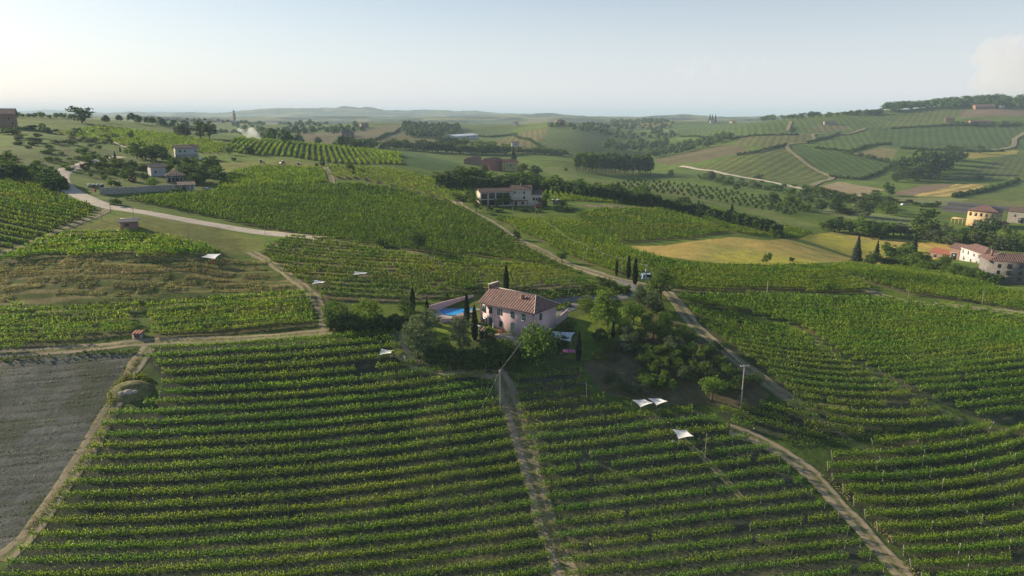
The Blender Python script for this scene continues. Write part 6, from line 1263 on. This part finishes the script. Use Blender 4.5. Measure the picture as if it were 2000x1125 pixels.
for i, x in enumerate((176, 184, 192, 200)):
    o = empty('rubbish_bin', at(x, 366), .1*i); tag(o, '%s of four dark rubbish bins beside the road bend' % ordinal(i), 'bin', 'rubbish bins by the road'); part('body', [bx(-.6, .6, -.5, .5, .1, 1.3)], M['shutter'] if i % 2 else M['metal'], o); part('lid', [bx(-.65, .65, -.55, .55, 1.3, 1.5)], M['white'], o)
sg = empty('road_sign', at(187, 378)); tag(sg, 'small red road sign on the forecourt by the bend', 'sign'); part('post', [tube([(0, 0, 0), (0, 0, 1.6)], [.05, .05], 5)], M['metal'], sg); part('board', [bx(-.45, .45, -.06, -.02, .7, 2.0)], M['redcloth'], sg)
# ---------------------------------------------------------------- grassy rock mound in the vineyard
def mound():
    n_ = 26; V = []; P0 = MOUND
    for j in range(n_+1):
        for i in range(n_+1):
            u, v = i/n_*2-1, j/n_*2-1; x, y = P0.x+u*5.2, P0.y+v*3.6; r_ = math.sqrt(u*u+v*v); h = 1.9*max(0, math.cos(min(1, r_)*math.pi/2))**.8+.5*float(fbm(x/2, y/2, 8, 3))*(1-min(1, r_))
            if v < -.05 and abs(u-.1) < .5: h -= .9*math.sin(min(1, (-v)*2)*math.pi)*(1-abs(u-.1)/.5)
            V.append((x-P0.x, y-P0.y, gz(x, y)-P0.z+h-.08))
    i = np.arange((n_+1)**2).reshape(n_+1, n_+1); Fq = np.stack([i[:-1, :-1], i[:-1, 1:], i[1:, 1:], i[1:, :-1]], -1).reshape(-1, 4)
    M['mound'] = plain('grassy_earth', (.20, .19, .07), .95, .5, 1.1); o = mesh_np('mound', V, Fq, M['mound'], smooth_=True); o.location = P0; tag(o, 'grassy mound rising in the vineyard', None, None, 'structure')
    rk = empty('rock', P0+Vector((.5, -1.8, .6))); tag(rk, 'grey rock outcrop showing in the side of the grassy mound', 'rock')
    import bmesh
    for q, (x, y, z, a, b2, c) in enumerate([(0, 0, 0, 1.5, .8, .6), (-1.2, -.3, -.2, .9, .6, .5), (1.3, .1, .1, .9, .6, .4)]):
        bm = bmesh.new(); bmesh.ops.create_icosphere(bm, subdivisions=3, radius=1)
        for v in bm.verts: k = 1+.35*float(fbm(v.co.x*1.3+q*9, v.co.y*1.3+v.co.z, 4, 3)); v.co = Vector((v.co.x*a*k+x, v.co.y*b2*k+y, v.co.z*c*k+z))
        me = bpy.data.meshes.new('stone'); bm.to_mesh(me); bm.free(); me.materials.append(M['stone']); so = bpy.data.objects.new('stone', me); col.objects.link(so); so.parent = rk
mound()
MP = [(216, 792), (222, 765), (240, 742), (270, 736), (290, 748)]
hedge(MP, .8, 1.8, 'leaf_yellow', 'tall pale grass round the rock mound', name='tall_grass', cat='grass', leafs=.16, dens=1.2, kind='stuff')
# ---------------------------------------------------------------- smoke and clouds
def blob_mesh(name, blobs, mat, seed, sub=3, amp=.3, vox=None):
    import bmesh
    bm = bmesh.new()
    for (x, y, z, r_) in blobs: bmesh.ops.create_icosphere(bm, subdivisions=sub, radius=r_, matrix=Matrix.Translation((x, y, z)))
    me = bpy.data.meshes.new(name); bm.to_mesh(me); bm.free(); me.materials.append(mat); o = bpy.data.objects.new(name, me); col.objects.link(o)
    rm = o.modifiers.new('merge', 'REMESH'); rm.mode = 'VOXEL'; rm.voxel_size = vox
    tx = bpy.data.textures.new(name, 'CLOUDS'); tx.noise_scale = blobs[0][3]*.9; tx.noise_depth = 4; dm = o.modifiers.new('billow', 'DISPLACE'); dm.texture = tx; dm.strength = blobs[0][3]*amp; dm.texture_coords = 'LOCAL'
    o.modifiers.new('round', 'SMOOTH').iterations = 2
    return o
def vol(name, c, dens, an=.2):
    m = bpy.data.materials.new(name); m.use_nodes = True; n_ = m.node_tree.nodes; n_.remove(n_['Principled BSDF']); v = n_.new('ShaderNodeVolumePrincipled'); v.inputs['Color'].default_value = (*c, 1); v.inputs['Density'].default_value = dens; v.inputs['Anisotropy'].default_value = an
    m.node_tree.links.new(v.outputs[0], n_['Material Output'].inputs['Volume']); return m
S0 = atc(521, 278); sc_ = S0.y/F
sm = [(-8, -2, 2.2), (-11, -7, 3.2), (-16, -12, 5), (-22, -16, 6.5), (-27, -21, 6.5), (-32, -14, 6), (-38, -17, 4.5), (-45, -21, 4), (-52, -23, 3.5), (-3, 4, 1.4)]
so = blob_mesh('smoke', [(x*sc_, random.uniform(-4, 4)*sc_, -y*sc_, r_*sc_*1.15) for x, y, r_ in sm], vol('white_smoke', (.97, .97, 1), .13), 4, vox=sc_*.9, amp=.35); so.location = S0; tag(so, 'white smoke drifting left from a fire behind the striped vineyard', 'smoke', None, 'stuff')
def cloud(name, pts, Yd, mat, label):
    bl = [(*(top(x, y, Yd)), r_*Yd/F) for x, y, r_ in pts]; c = Vector(bl[0][:3]); o = blob_mesh(name, [(x-c.x, y-c.y+random.uniform(-.2, .2)*r_, z-c.z, r_) for x, y, z, r_ in bl], mat, 5, vox=Yd/F*3.2, amp=.45); o.location = c; tag(o, label, None, None, 'structure')
cm_ = vol('cloud_vapour', (1, .97, .95), .00055, .3)
cloud('cloud', [(1935, 100, 24), (1912, 116, 16), (1960, 92, 22), (1990, 88, 20), (1950, 125, 30), (1990, 130, 36), (2020, 110, 34), (1922, 150, 20), (1912, 165, 20), (1945, 165, 30), (1990, 165, 34), (2030, 160, 40)], 30000, cm_, 'towering pale cloud at the right edge of the sky')
cm2 = vol('thin_cloud_vapour', (1, .97, .96), .00018, .3)
cloud('cloud', [(1310, 140, 9), (1330, 133, 12), (1355, 122, 13), (1378, 116, 11), (1398, 116, 8), (1430, 112, 8), (1460, 112, 8), (1490, 110, 6), (1350, 140, 14), (1400, 135, 14), (1450, 128, 12), (1490, 124, 9)], 30000, cm2, 'faint thin cloud above the middle of the right hills')
